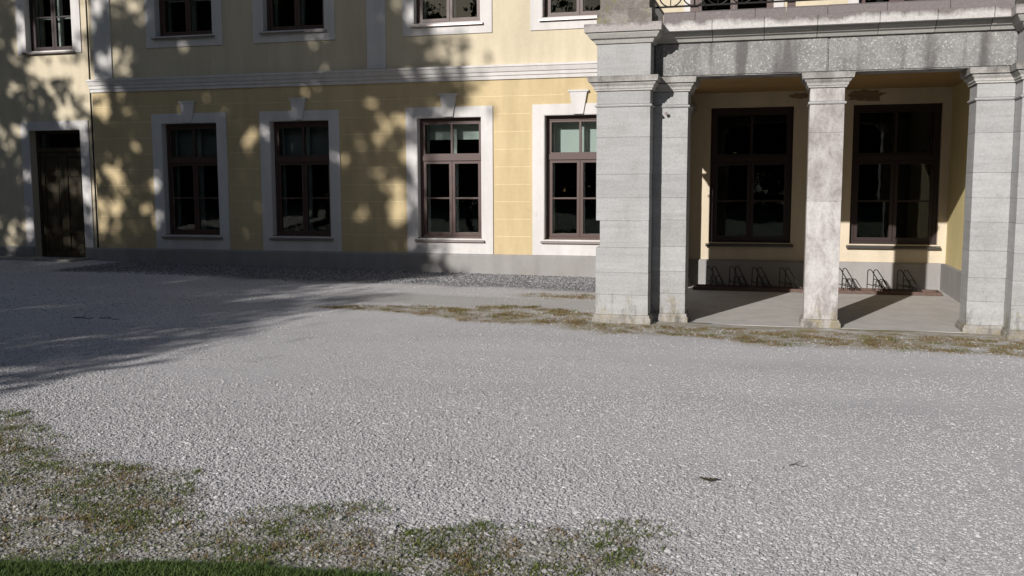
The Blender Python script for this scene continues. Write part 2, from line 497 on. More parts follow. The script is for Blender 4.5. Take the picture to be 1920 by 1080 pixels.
def wall_holes(name, x0, x1, z0, z1, y0, y1, holes, mat, parent):
    """a slab (front y0, back y1) with rectangular openings (hx0,hx1,hz0,hz1)"""
    xs = sorted({x0, x1, *[h for q in holes for h in q[:2] if x0 < h < x1]})
    zs = sorted({z0, z1, *[h for q in holes for h in q[2:] if z0 < h < z1]})
    nx, nz = len(xs) - 1, len(zs) - 1
    def solid(i, k):
        if i < 0 or k < 0 or i >= nx or k >= nz: return False
        cx, cz = (xs[i] + xs[i + 1]) / 2, (zs[k] + zs[k + 1]) / 2
        return not any(a < cx < c and d < cz < e for a, c, d, e in holes)
    bm = bmesh.new()
    V = {}
    def v(i, y, k):
        if (i, y, k) not in V: V[(i, y, k)] = bm.verts.new((xs[i], y, zs[k]))
        return V[(i, y, k)]
    for i in range(nx):
        for k in range(nz):
            if not solid(i, k): continue
            bm.faces.new((v(i, y0, k), v(i + 1, y0, k), v(i + 1, y0, k + 1), v(i, y0, k + 1)))
            bm.faces.new((v(i, y1, k), v(i, y1, k + 1), v(i + 1, y1, k + 1), v(i + 1, y1, k)))
            if not solid(i - 1, k): bm.faces.new((v(i, y0, k), v(i, y0, k + 1), v(i, y1, k + 1), v(i, y1, k)))
            if not solid(i + 1, k): bm.faces.new((v(i + 1, y0, k), v(i + 1, y1, k), v(i + 1, y1, k + 1), v(i + 1, y0, k + 1)))
            if not solid(i, k - 1): bm.faces.new((v(i, y0, k), v(i, y1, k), v(i + 1, y1, k), v(i + 1, y0, k)))
            if not solid(i, k + 1): bm.faces.new((v(i, y0, k + 1), v(i + 1, y0, k + 1), v(i + 1, y1, k + 1), v(i, y1, k + 1)))
    return put(name, bm, mat, parent)

def add_tube(bm, pts, rad, seg=6, closed=False):
    pts = [Vector(p) for p in pts]
    n = len(pts)
    rads = rad if isinstance(rad, (list, tuple)) else [rad] * n
    rings = []
    up = None
    for i, p in enumerate(pts):
        if closed:
            t = (pts[(i + 1) % n] - pts[i - 1]).normalized()
        else:
            t = (pts[min(i + 1, n - 1)] - pts[max(i - 1, 0)]).normalized()
        if up is None:
            up = t.orthogonal().normalized()
        else:
            up = (up - t * up.dot(t)).normalized()
        s = t.cross(up)
        rings.append([bm.verts.new(p + (up * math.cos(2 * math.pi * k / seg) + s * math.sin(2 * math.pi * k / seg)) * rads[i]) for k in range(seg)])
    pairs = list(zip(rings, rings[1:])) + ([(rings[-1], rings[0])] if closed else [])
    for a, c in pairs:
        for k in range(seg):
            j = (k + 1) % seg
            bm.faces.new((a[k], a[j], c[j], c[k]))
    if not closed:
        bm.faces.new(rings[0][::-1]); bm.faces.new(rings[-1])

def vnoise(x, y, seed=0, octaves=4, scale=1.0):
    r = np.random.default_rng(seed)
    out = np.zeros_like(x, dtype=float)
    amp = 1.0; f = scale; tot = 0
    for o in range(octaves):
        for k in range(4):
            a = r.uniform(0, 2 * np.pi); ph = r.uniform(0, 2 * np.pi); ff = f * r.uniform(0.7, 1.4)
            out += amp * np.sin((x * np.cos(a) + y * np.sin(a)) * ff + ph + 1.3 * np.sin((x * np.sin(a) - y * np.cos(a)) * ff * 0.6))
        tot += amp * 2; amp *= 0.55; f *= 2.1
    return out / tot

# ------------------------------------------------------------------ ground
YF = 16.2      # facade plane
def zg(x, y=0):
    x = np.clip(x, -20, 8)
    return -0.022 - np.where(x < 0, 0.0105, 0.003) * x

def hg(x, y):
    '''ground height with its small unevenness and faint wheel tracks'''
    z = 0.006 * vnoise(x, y, 9, 3, 1.6)
    for c, w in ((8.9, 0.22), (7.4, 0.25)):
        z = z - 0.006 * np.exp(-((y - c - 0.25 * np.sin(x * 0.3)) / w) ** 2)
    z = np.where(y > 15.8, np.minimum(z, 0), z)
    z = np.where((x > -1.95) & (x < 2.6) & (y > 11.36), z - 0.12, z)
    return zg(x) + z

def sstep(a, b_, v):
    t = np.clip((v - a) / (b_ - a), 0, 1)
    return t * t * (3 - 2 * t)

WEED_X = [-20, -8, -4.82, -4.1, -3.4, -2.51, -1.57, -0.68, -0.07, 0.3, 3]
WEED_Y = [6.6, 5.6, 5.02, 4.85, 4.46, 4.10, 4.18, 4.22, 4.0, 3.7, 2.6]
LAWN_X = [-60, -8, -4, -3.06, -2.05, -1.69, -1.44, -0.8, 0.4, 3, 60]
LAWN_Y = [3.0, 3.0, 3.05, 3.13, 3.42, 3.46, 3.42, 3.10, 2.4, 1.4, 0.5]

def zones(x, y):
    n = vnoise(x, y, 3, 4, 2.2)
    weed = sstep(0.22, -0.30, y - np.interp(x, WEED_X, WEED_Y) + 0.35 * n)
    n2 = vnoise(x, y, 5, 4, 1.4)
    left = np.interp(x, [-6.2, -4.6, -3.2, -2.0, 0, 3, 8], [11.15, 11.25, 11.05, 10.75, 10.62, 10.75, 10.9])
    half = np.interp(x, [-6.5, -4.6, -3.0, -1.8, -0.5, 2.5, 8], [0.08, 0.30, 1.0, 0.8, 0.72, 0.65, 0.6])
    dirt = sstep(1.15, 0.6, np.abs(y - left) / half + 0.6 * n2) * sstep(-6.6, -4.6, x + 0.8 * n2)
    moss2 = sstep(1.2, 0.6, np.hypot((x + 2.75) / 0.8, (y - 13.3) / 0.42) + 0.4 * n2)
    dirt = np.clip(dirt + 0.8 * moss2, 0, 1)
    lane = sstep(1.1, 0.85, np.abs(y - 12.35) / 0.5 + 0.2 * n2) * sstep(-6.6, -5.2, x) * sstep(-1.4, -1.9, x)
    strip = sstep(13.9, 14.5, y + 0.35 * n2) * sstep(-12.6, -12.0, x) * sstep(-1.5, -2.1, x)
    return weed, dirt, lane, strip

xs = np.concatenate([[-500, -150, -60, -30], np.arange(-20, 8.01, 0.11), [14, 30, 60, 150, 500]])
ys = np.concatenate([[-500, -150, -60, -20, -6], np.arange(-2, 17.01, 0.11), [24, 60, 150, 500]])
GX, GY = np.meshgrid(xs, ys)
GZ = hg(GX, GY)
me = bpy.data.meshes.new('gravel_yard')
nx_, ny_ = len(xs), len(ys)
verts = np.stack([GX.ravel(), GY.ravel(), GZ.ravel()], 1)
idx = np.arange(nx_ * ny_).reshape(ny_, nx_)
quads = np.stack([idx[:-1, :-1].ravel(), idx[:-1, 1:].ravel(), idx[1:, 1:].ravel(), idx[1:, :-1].ravel()], 1)
me.from_pydata(verts.tolist(), [], quads.tolist())
w_, d_, l_, s_ = zones(GX.ravel(), GY.ravel())
ca = me.color_attributes.new('zones', 'FLOAT_COLOR', 'POINT')
ca.data.foreach_set('color', np.stack([w_, d_, l_, s_], 1).astype(np.float32).ravel())
me.materials.append(M['ground'])
for p in me.polygons: p.use_smooth = True
yard = bpy.data.objects.new('ground', me)
COL.objects.link(yard)
tag(yard, kind='structure', label='grey gravel forecourt spreading in front of the building')

# lawn sheet (front edge curves through the bottom left corner of the picture)
bm = bmesh.new()
lx = np.concatenate([[-400, -100, -40, -12, -8, -6, -5], np.arange(-4.4, 1.0, 0.08), [1.5, 3, 6, 12, 40, 100, 400]])
edge = []
for x in lx:
    y = float(np.interp(x, LAWN_X, LAWN_Y)) + 0.035 * float(vnoise(np.array([x]), np.array([0.3]), 21, 4, 5.0)[0])
    edge.append((x, y))
prev = None
for x, y in edge:
    z = float(zg(x))
    col_ = [bm.verts.new((x, y + 0.01, z - 0.02)), bm.verts.new((x, y, z + 0.018)), bm.verts.new((x, y - 0.4, z + 0.03)), bm.verts.new((x, -25, z + 0.03)), bm.verts.new((x, -400, z + 0.03))]
    if prev:
        for k in range(4):
            bm.faces.new((prev[k], prev[k + 1], col_[k + 1], col_[k]))
    prev = col_
bmesh.ops.recalc_face_normals(bm, faces=bm.faces)
lawn = put('lawn', bm, 'lawn', None, True)
tag(lawn, kind='structure', label='green lawn along the near edge of the gravel')
if lawn.data.polygons[5].normal.z < 0:
    lawn.data.flip_normals()

# ------------------------------------------------------------------ building
BLD = thing('manor_house', (-6, YF, 0), 'yellow plastered manor house with white window surrounds and brown windows', 'building')

def make_window(cx, zb, w, h, yf, parent, frame='brown', sillmat='sill', reveal=0.13, blind=0.0, shaded_blind=False, inner='innerwhite',
                sur=None, key=False, label=None, transom=0.665, surmat='white', name='window'):
    """window part with its sub-parts; opening bottom centre at (cx, zb), wall face yf"""
    x0, x1 = cx - w / 2, cx + w / 2
    y = yf + reveal
    fw = 0.065
    zt = zb + h * transom
    bm = bmesh.new()
    add_box(bm, x0, x0 + fw, y, y + 0.09, zb, zb + h)
    add_box(bm, x1 - fw, x1, y, y + 0.09, zb, zb + h)
    add_box(bm, x0 + fw, x1 - fw, y + 0.001, y + 0.09, zb + h - fw - 0.02, zb + h)
    add_box(bm, x0 + fw, x1 - fw, y + 0.001, y + 0.09, zb, zb + fw * 0.7)
    add_box(bm, x0 + fw, x1 - fw, y - 0.012, y + 0.09, zt - 0.045, zt + 0.045)
    win = put(name, bm, frame, parent)
    if label: win['label'] = label
    ix0, ix1 = x0 + fw, x1 - fw
    iz0, iz1, iz2, iz3 = zb + fw * 0.7, zt - 0.045, zt + 0.045, zb + h - fw - 0.02
    sw = 0.05
    # lower casements with one glazing bar each
    for a, c in ((ix0 + 0.003, cx - 0.004), (cx + 0.004, ix1 - 0.003)):
        bm = bmesh.new()
        za, zc = iz0 + 0.003, iz1 - 0.003
        ya, yb = y + 0.015, y + 0.06
        add_box(bm, a, a + sw, ya, yb, za, zc)
        add_box(bm, c - sw, c, ya, yb, za, zc)
        add_box(bm, a + sw, c - sw, ya, yb, za, za + sw)
        add_box(bm, a + sw, c - sw, ya, yb, zc - sw, zc)
        zm = (za + zc) / 2
        add_box(bm, a + sw, c - sw, ya + 0.008, yb, zm - 0.013, zm + 0.013)
        put('casement', bm, frame, win)
        for z2, z3 in ((za + sw, zm - 0.013), (zm + 0.013, zc - sw)):
            box('pane', a + sw, c - sw, y + 0.040, y + 0.044, z2, z3, 'glass', win)
        # white inner window behind
        bm = bmesh.new()
        yi = y + 0.20
        iw = 0.045
        add_box(bm, a, a + iw, yi, yi + 0.04, za, zc)
        add_box(bm, c - iw, c, yi, yi + 0.04, za, zc)
        add_box(bm, a + iw, c - iw, yi, yi + 0.04, za, za + iw)
        add_box(bm, a + iw, c - iw, yi, yi + 0.04, zc - iw, zc)
        add_box(bm, a + iw, c - iw, yi + 0.005, yi + 0.04, zm - 0.012, zm + 0.012)
        put('inner_casement', bm, inner, win)
    # upper lights
    bm = bmesh.new()
    ya, yb = y + 0.015, y + 0.06
    add_box(bm, ix0, ix0 + 0.035, ya, yb, iz2, iz3)
    add_box(bm, ix1 - 0.035, ix1, ya, yb, iz2, iz3)
    add_box(bm, ix0 + 0.035, ix1 - 0.035, ya, yb, iz2, iz2 + 0.035)
    add_box(bm, ix0 + 0.035, ix1 - 0.035, ya, yb, iz3 - 0.035, iz3)
    add_box(bm, cx - 0.018, cx + 0.018, ya - 0.004, yb, iz2 + 0.035, iz3 - 0.035)
    put('fanlight', bm, frame, win)
    for a, c in ((ix0 + 0.035, cx - 0.018), (cx + 0.018, ix1 - 0.035)):
        box('pane', a, c, y + 0.040, y + 0.044, iz2 + 0.035, iz3 - 0.035, 'glass', win)
    bm = bmesh.new()
    yi = y + 0.20
    add_box(bm, ix0, ix0 + 0.045, yi, yi + 0.04, iz2, iz3)
    add_box(bm, ix1 - 0.045, ix1, yi, yi + 0.04, iz2, iz3)
    add_box(bm, cx - 0.03, cx + 0.03, yi, yi + 0.04, iz2, iz3)
    add_box(bm, ix0 + 0.045, cx - 0.03, yi, yi + 0.04, iz2, iz2 + 0.04)
    add_box(bm, cx + 0.03, ix1 - 0.045, yi, yi + 0.04, iz2, iz2 + 0.04)
    put('inner_frame', bm, inner, win)
    if blind > 0:
        zb2 = iz3 - (iz3 - iz2) * blind
        box('roller_blind', x0 + 0.02, x1 - 0.02, y + 0.30, y + 0.305, zb2, iz3 + 0.02, 'shaded_blind' if shaded_blind else 'blind', win)
    # dark room behind, with a floor and side walls
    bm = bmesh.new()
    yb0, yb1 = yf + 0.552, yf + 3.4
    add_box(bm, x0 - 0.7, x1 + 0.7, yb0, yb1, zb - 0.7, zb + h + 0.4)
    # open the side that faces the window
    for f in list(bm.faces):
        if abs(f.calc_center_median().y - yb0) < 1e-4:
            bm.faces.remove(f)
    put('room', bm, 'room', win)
    # sheet metal sill
    bm = bmesh.new()
    a, c = x0 - 0.045, x1 + 0.045
    v = [bm.verts.new(q) for q in ((a, yf - 0.075, zb - 0.035), (c, yf - 0.075, zb - 0.035), (c, y + 0.012, zb + 0.012), (a, y + 0.012, zb + 0.012),
                                   (a, yf - 0.075, zb - 0.062), (c, yf - 0.075, zb - 0.062), (c, y + 0.012, zb - 0.03), (a, y + 0.012, zb - 0.03))]
    for f in ((0, 1, 2, 3), (7, 6, 5, 4), (0, 4, 5, 1), (1, 5, 6, 2), (2, 6, 7, 3), (3, 7, 4, 0)):
        bm.faces.new([v[i] for i in f])
    bmesh.ops.recalc_face_normals(bm, faces=bm.faces)
    put('sill', bm, sillmat, win)
    if sur:
        sl, sb_, st = sur            # side width, bottom drop, top rise
        ys0 = yf - 0.022
        bm = bmesh.new()
        add_box(bm, x0 - sl, x0, ys0, yf + 0.002, zb - sb_, zb + h + st)
        add_box(bm, x1, x1 + sl, ys0, yf + 0.002, zb - sb_, zb + h + st)
        add_box(bm, x0, x1, ys0, yf + 0.002, zb - sb_, zb)
        add_box(bm, x0, x1, ys0, yf + 0.002, zb + h, zb + h + st)
        t = 0.012
        add_box(bm, x0, x0 + t, ys0 + 0.004, yf + reveal, zb + 0.013, zb + h - t)
        add_box(bm, x1 - t, x1, ys0 + 0.004, yf + reveal, zb + 0.013, zb + h - t)
        add_box(bm, x0, x1, ys0 + 0.004, yf + reveal, zb + h - t, zb + h - 0.0005)
        put('surround', bm, surmat, win)
    if key:
        zk0, zk1 = zb + h, zb + h + 0.40
        bm = bmesh.new()
        f0 = [(cx - 0.085, zk0), (cx + 0.085, zk0), (cx + 0.15, zk1 - 0.03), (cx - 0.15, zk1 - 0.03)]
        fr_ = [bm.verts.new((px, yf - 0.055, pz)) for px, pz in f0]
        bk_ = [bm.verts.new((px, yf, pz)) for px, pz in f0]
        bm.faces.new(fr_)
        for i in range(4):
            j = (i + 1) % 4
            bm.faces.new((fr_[j], fr_[i], bk_[i], bk_[j]))
        add_box(bm, cx - 0.175, cx + 0.175, yf - 0.07, yf, zk1 - 0.03, zk1)
        bmesh.ops.recalc_face_normals(bm, faces=bm.faces)
        put('keystone', bm, surmat, win)
    return win

ZS0, ZS1 = 3.40, 3.64
WL = [-10.77, -8.46, -5.56, -3.24]
WLw, WLz, WLh = 1.21, 0.645, 2.135
WU = [-10.80, -8.52, -5.58, -3.26]
WUw, WUz, WUh = 1.24, 4.40, 2.1
PW = [-0.38, 1.77]
PWw, PWz, PWh = 1.27, 0.66, 2.14
YB = 15.8
RX = [4.9, 7.2]
XL0, XR1 = -12.9, 9.0
PX0, PX1 = -1.95, 3.0

lower_h = [(c - WLw / 2, c + WLw / 2, WLz, WLz + WLh) for c in WL]
upper_h = [(c - WUw / 2, c + WUw / 2, WUz, WUz + WUh) for c in WU]
wall_holes('lower_wall', XL0, PX0, -0.3, ZS0, YF, YF + 0.55, lower_h, 'yellow', BLD)
wall_holes('upper_wall', XL0, PX0, ZS0, 7.3, YF, YF + 0.55, upper_h, 'cream', BLD)
wall_holes('porch_back_wall', PX0, PX1, -0.3, ZS0, YB, YB + 0.55, [(c - PWw / 2, c + PWw / 2, PWz, PWz + PWh) for c in PW], 'porchwall', BLD)
BW = [(-1.32, -0.08), (1.14, 2.38)]
wall_holes('balcony_wall', PX0, PX1, ZS0, 7.3, YB, YB + 0.55, [(a, c, 3.75, 6.5) for a, c in BW], 'cream', BLD)
wall_holes('right_lower_wall', PX1, XR1, -0.3, ZS0, YF, YF + 0.55, [(c - WLw / 2, c + WLw / 2, WLz, WLz + WLh) for c in RX], 'yellow', BLD)
wall_holes('right_upper_wall', PX1, XR1, ZS0, 7.3, YF, YF + 0.55, [(c - WUw / 2, c + WUw / 2, WUz, WUz + WUh) for c in RX], 'cream', BLD)
# left wing, a little behind the main front
YW = 16.36
DX0, DX1, DZ1 = -14.55, -13.34, 2.70
wing_l = [(DX0, DX1, 0.02, DZ1), (-17.9, -16.7, 0.70, 2.78)]
wing_u = [(-14.52, -13.40, 4.26, 6.3), (-17.9, -16.75, 4.26, 6.3)]
wall_holes('wing_wall', -24, XL0 + 0.05, -0.3, 7.0, YW, YW + 0.55, wing_l + wing_u, 'cream', BLD)

# plinths
def plinth(x0, x1, yf, z1, proud=0.05, gap=()):
    segs = []
    cur = x0
    for a, c in gap:
        segs.append((cur, a)); cur = c
    segs.append((cur, x1))
    for a, c in segs:
        profile_x('plinth', a, c, [(-0.3, yf - proud), (z1 - 0.03, yf - proud), (z1, yf - proud + 0.03)], 'plinth', BLD, yf + 0.004)
plinth(XL0 - 0.02, PX0 - 0.06, YF, 0.375)
plinth(PX0, 2.46, YB, 0.385, 0.08)
plinth(PX1, XR1, YF, 0.37)
plinth(-24, XL0 - 0.03, YW, 0.36, 0.05, [(DX0 - 0.02, DX1 + 0.02)])

# string course in three fasciae
prof = [(3.395, YF), (3.395, YF - 0.03), (3.455, YF - 0.035), (3.46, YF - 0.055), (3.515, YF - 0.06), (3.52, YF - 0.08), (3.59, YF - 0.105), (3.60, YF - 0.12), (3.635, YF - 0.12), (3.65, YF)]
profile_x('string_course', XL0 - 0.02, PX0, prof, 'white', BLD, YF + 0.004)
profile_x('string_course', PX1, XR1, prof, 'white', BLD, YF + 0.004)
prof = [(6.95, YF), (6.95, YF - 0.08), (7.1, YF - 0.1), (7.12, YF - 0.3), (7.25, YF - 0.36), (7.3, YF - 0.36), (7.32, YF)]
profile_x('eaves_cornice', XL0, XR1, prof, 'white', BLD, YF + 0.004)
# pilaster strips on the upper floor
for a, c in ((-7.08, -6.72), (-12.80, -12.40), (-2.38, -2.02)):
    box('pilaster_strip', a, c, YF - 0.03, YF + 0.002, 3.651, 6.95, 'white', BLD)
# roof
bm = bmesh.new()
v = [bm.verts.new(q) for q in ((-24.3, 15.8, 7.32), (9.4, 15.8, 7.32), (9.4, 29, 7.32), (-24.3, 29, 7.32), (-19, 22.4, 11), (4, 22.4, 11))]
for f in ((0, 1, 5, 4), (1, 2, 5), (2, 3, 4, 5), (3, 0, 4), (3, 2, 1, 0)):
    bm.faces.new([v[i] for i in f])
put('roof', bm, 'roof', BLD)
# body of the house behind the front (keeps light out from behind)
bm = bmesh.new()
add_box(bm, -23.9, 8.9, 20.2, 28.5, -0.3, 7.3)
put('rear_wall', bm, 'cream', BLD)
box('side_wall', XR1 - 0.3, XR1, YF + 0.56, 20.1, -0.3, 7.3, 'cream', BLD)

# pale painted joint lines of the mock ashlar
lv = [0.685 + 0.3025 * i for i in range(9)]
for i, z in enumerate(lv):
    spans = [(XL0 + 0.03, WL[0] - 0.84)] + [(WL[k] + 0.84, WL[k + 1] - 0.84) for k in range(3)] + [(WL[3] + 0.84, PX0 - 0.05)]
    if z > 2.93:
        spans = [(XL0 + 0.03, WL[0] - 0.25)] + [(WL[k] + 0.25, WL[k + 1] - 0.25) for k in range(3)] + [(WL[3] + 0.25, PX0 - 0.05)]
    for a, c in spans:
        if c > a:
            box('joint_line', a, c, YF - 0.0035, YF + 0.001, z, z + 0.011, 'line', BLD)
# windows of the main front
blinds = [(1.0, True), (1.0, True), (0.50, False), (0.93, False)]
for c, (bl, cu) in zip(WL, blinds):
    make_window(c, WLz, WLw, WLh, YF, BLD, blind=bl, shaded_blind=cu, sur=(0.20, 0.268, 0.175), key=True)
for c in WU:
    make_window(c, WUz, WUw, WUh, YF, BLD, sur=(0.20, 0.205, 0.19))
for c in RX:
    make_window(c, WLz, WLw, WLh, YF, BLD, sur=(0.20, 0.268, 0.175), key=True, blind=0.5)
    make_window(c, WUz, WUw, WUh, YF, BLD, sur=(0.20, 0.205, 0.19))
for c in PW:
    make_window(c, PWz, PWw, PWh, YB, BLD, frame='shadedbrown', sillmat='darksill', reveal=0.10, transom=0.62, inner='shadedbrown')
for a, c in BW:
    make_window((a + c) / 2, 3.75, c - a, 2.75, YB, BLD, sur=(0.14, 0.05, 0.15), blind=0.0, name='balcony_window')
make_window(-13.96, 4.26, 1.12, 2.04, YW, BLD, sur=(0.19, 0.06, 0.19), frame='shadedbrown')
make_window(-17.325, 4.26, 1.15, 2.04, YW, BLD, sur=(0.19, 0.2, 0.19), frame='shadedbrown')
make_window(-17.3, 0.70, 1.2, 2.08, YW, BLD, sur=(0.19, 0.3, 0.19), frame='shadedbrown')

# double door of the wing
bm = bmesh.new()
yd = YW + 0.16
add_box(bm, DX0, DX0 + 0.06, yd, yd + 0.1, 0.05, DZ1)
add_box(bm, DX1 - 0.06, DX1, yd, yd + 0.1, 0.05, DZ1)
add_box(bm, DX0 + 0.06, DX1 - 0.06, yd + 0.001, yd + 0.1, DZ1 - 0.06, DZ1)
add_box(bm, DX0 + 0.06, DX1 - 0.06, yd - 0.02, yd + 0.1, 2.28, 2.36)
door = put('door', bm, 'doorwood', BLD)
door['label'] = 'dark brown panelled double door with a glazed light above'
dc = (DX0 + DX1) / 2
for a, c in ((DX0 + 0.063, dc - 0.003), (dc + 0.003, DX1 - 0.063)):
    bm = bmesh.new()
    st = 0.09
    za, zc = 0.10, 2.277
    ya, yb = yd + 0.02, yd + 0.065
    add_box(bm, a, a + st, ya, yb, za, zc); add_box(bm, c - st, c, ya, yb, za, zc)
    rails = [(za, za + 0.16), (0.62, 0.72), (1.78, 1.88), (zc - 0.1, zc)]
    for r0, r1 in rails:
        add_box(bm, a + st, c - st, ya, yb, r0, r1)
    put('door_leaf', bm, 'doorwood', door)
    for (q0, q1), (q2, q3) in zip(rails, rails[1:]):
        bm = bmesh.new()
        add_box(bm, a + st, c - st, ya + 0.022, yb - 0.005, q1, q2)
        add_box(bm, a + st + 0.04, c - st - 0.04, ya + 0.008, ya + 0.0221, q1 + 0.04, q2 - 0.04)
        put('panel', bm, 'doorwood', door)
bm = bmesh.new()
add_tube(bm, [(dc + 0.05, yd + 0.02, 1.1), (dc + 0.05, yd - 0.03, 1.1), (dc + 0.15, yd - 0.035, 1.1)], 0.009)
put('handle', bm, 'iron', door)
box('pane', DX0 + 0.06, DX1 - 0.06, yd + 0.04, yd + 0.045, 2.36, DZ1 - 0.06, 'glass', door)
box('room', DX0 - 0.2, DX1 + 0.2, YW + 0.56, YW + 2, 0, DZ1 + 0.3, 'room', door)
bm = bmesh.new()
ys0 = YW - 0.022
add_box(bm, DX0 - 0.20, DX0, ys0, YW + 0.002, 0.365, DZ1 + 0.18)
add_box(bm, DX1, DX1 + 0.20, ys0, YW + 0.002, 0.365, DZ1 + 0.18)
add_box(bm, DX0, DX1, ys0, YW + 0.002, DZ1, DZ1 + 0.18)
put('surround', bm, 'white', door)
# door step and the slab beside it
rough_block('step', -15.9, -13.2, 15.72, YW - 0.055, -0.05, 0.16, 'base', BLD, 0.012)
# dark tube drawing the joint and shadow edge between wing and main front
bm = bmesh.new()
add_tube(bm, [(-12.945, YF + 0.02, 0.36), (-12.95, YF + 0.02, 3.2), (-12.945, YF + 0.02, 7.0)], 0.016, 6)
put('corner_shadow_line', bm, 'cornerline', BLD)

# ------------------------------------------------------------------ portico
POR = thing('stone_portico', (0.53, 11.3, 0), 'grey stone portico with square pillars, rough lintel and balcony above', 'portico')
YC = 11.0; YP = 11.3
CAPZ0, CAPZ1 = 2.65, 2.815
cap_prof = [(2.652, 0.0), (2.652, 0.02), (2.672, 0.022), (2.674, 0.032), (2.70, 0.038), (2.722, 0.058), (2.738, 0.066), (2.740, 0.052), (2.747, 0.052), (2.748, 0.085), (2.775, 0.092), (2.812, 0.096), (2.814, 0.0)]
ast_prof = [(2.470, 0.0), (2.472, 0.014), (2.485, 0.022), (2.498, 0.014), (2.500, 0.0)]
base_prof = lambda z: [(z, 0.036), (z + 0.07, 0.034), (z + 0.08, 0.022), (z + 0.105, 0.018), (z + 0.11, 0.0)]

def pillar(name, x0, x1, y0, y1, joints, mat, label=None, astragal=True, top=2.652, cap=True, seed=0, chip=None):
    random.seed(100 + seed)
    zb = float(zg((x0 + x1) / 2)) - 0.06
    p = moulding(name, x0, x1, y0, y1, base_prof(zb + 0.045), 'base', POR)
    if label: p['label'] = label
    zs = [zb + 0.153] + joints + [2.470 if astragal else top]
    for k, (a, c) in enumerate(zip(zs, zs[1:])):
        dx = chip[1] if chip and k == chip[0] else 0
        rough_block('block', x0 + dx, x1, y0, y1, a + 0.001, c - 0.001, mat, p, 0.002, 0.0015)
    # mortar core just behind the faces of the blocks
    box('mortar', x0 + 0.006 + (chip[1] if chip else 0), x1 - 0.006, y0 + 0.006, y1 - 0.006, zb + 0.1, (2.65 if cap else top), mat, p)
    if astragal:
        moulding('astragal', x0, x1, y0, y1, ast_prof, 'stone', p)
        rough_block('block', x0, x1, y0, y1, 2.502, top - 0.002, mat, p, 0.004, 0.001)
    if cap:
        moulding('capital', x0, x1, y0, y1, cap_prof, 'cap', p)
    return p

JP = [0.32, 0.58, 0.87, 1.18, 1.44, 1.71, 2.13]
LCX0, LCX1 = -1.99, -1.38
RCX0, RCX1 = 2.42, 3.03
pillar('corner_pillar', LCX0, LCX1, YC, YC + 0.61, JP, 'stone', seed=1, chip=(3, 0.045))
pillar('corner_pillar', RCX0, RCX1, YC, YC + 0.61, JP, 'stone', seed=2)
pillar('pier', LCX1 + 0.002, -0.985, YP, YP + 0.40, JP, 'stone', seed=3)
pillar('pier', 2.045, RCX0 - 0.002, YP, YP + 0.40, JP, 'stone', seed=4)
pillar('square_column', 0.35, 0.715, YP, YP + 0.365, [1.40, 2.16], 'stone_col', seed=5, label='stained square column with brown blotches')
pillar('unseen_side_pier', LCX0 + 0.04, -1.62, YC + 0.612, 13.13, JP, 'stone', seed=6)  # unseen; its depth is set to bound the sun sliver on the back wall
pillar('wall_pier', LCX0 + 0.04, -1.32, 15.27, YB - 0.09, JP, 'stone', seed=7)

# lintel stones
def lintel(x0, x1, y0, y1, z0, z1, mat, seed):
    random.seed(seed)
    bm = bmesh.new()
    add_box(bm, x0, x1, y0, y1, z0, z1)
    bmesh.ops.bevel(bm, geom=bm.edges[:], offset=0.014, segments=2, affect='EDGES')
    return put('lintel', bm, mat, POR)
lintel(LCX1 + 0.004, 0.527, YP + 0.005, YP + 0.36, 2.817, 3.195, 'beam', 1)
lintel(0.533, RCX0 - 0.004, YP + 0.005, YP + 0.36, 2.817, 3.195, 'beam', 2)
box('lintel', LCX0 + 0.02, LCX0 + 0.38, YC + 0.615, YB - 0.01, 2.817, 3.195, 'stone', POR)
# frieze blocks on the corner pillars
for a, c in ((LCX0, LCX1), (RCX0, RCX1)):
    rough_block('frieze_block', a, c, YC, YC + 0.61, 2.817, 3.172, 'stone', POR, 0.005, 0.001)
# cornice over the lintel: separate stones
random.seed(5)
jx = [-1.40, -0.72, -0.16, 0.40, 1.03, 1.60, 2.14, 2.44]
for a, c in zip(jx, jx[1:]):
    g = 0.003
    yo = random.uniform(-0.004, 0.004)
    first, last = a == jx[0], c == jx[-1]
    profile_x('bed_stone', a + g, c - g, [(3.197, YP + 0.01 + yo), (3.20, YP - 0.02 + yo), (3.235, YP - 0.045 + yo), (3.242, YP - 0.055 + yo), (3.244, YP - 0.075 + yo), (3.285, YP - 0.11 + yo), (3.298, YP - 0.115 + yo)], 'bed', POR, YP + 0.36)
    profile_x('cornice_stone', a + g, c - g, [(3.300, YP - 0.175 + yo), (3.3005, YP - 0.205 + yo), (3.400, YP - 0.212 + yo), (3.412, YP - 0.20 + yo)], 'corona', POR, YP + 0.36)
kx = [-1.26, -0.91, -0.26, 0.07, 0.50, 1.10, 1.72, 2.33]
for a, c in zip(kx, kx[1:]):
    g = 0.0025
    yo = random.uniform(-0.005, 0.005)
    profile_x('blocking_stone', a + g, c - g, [(3.414, YP - 0.185 + yo), (3.50, YP - 0.17 + yo), (3.525, YP - 0.10 + yo)], 'blocking', POR, YP + 0.36)
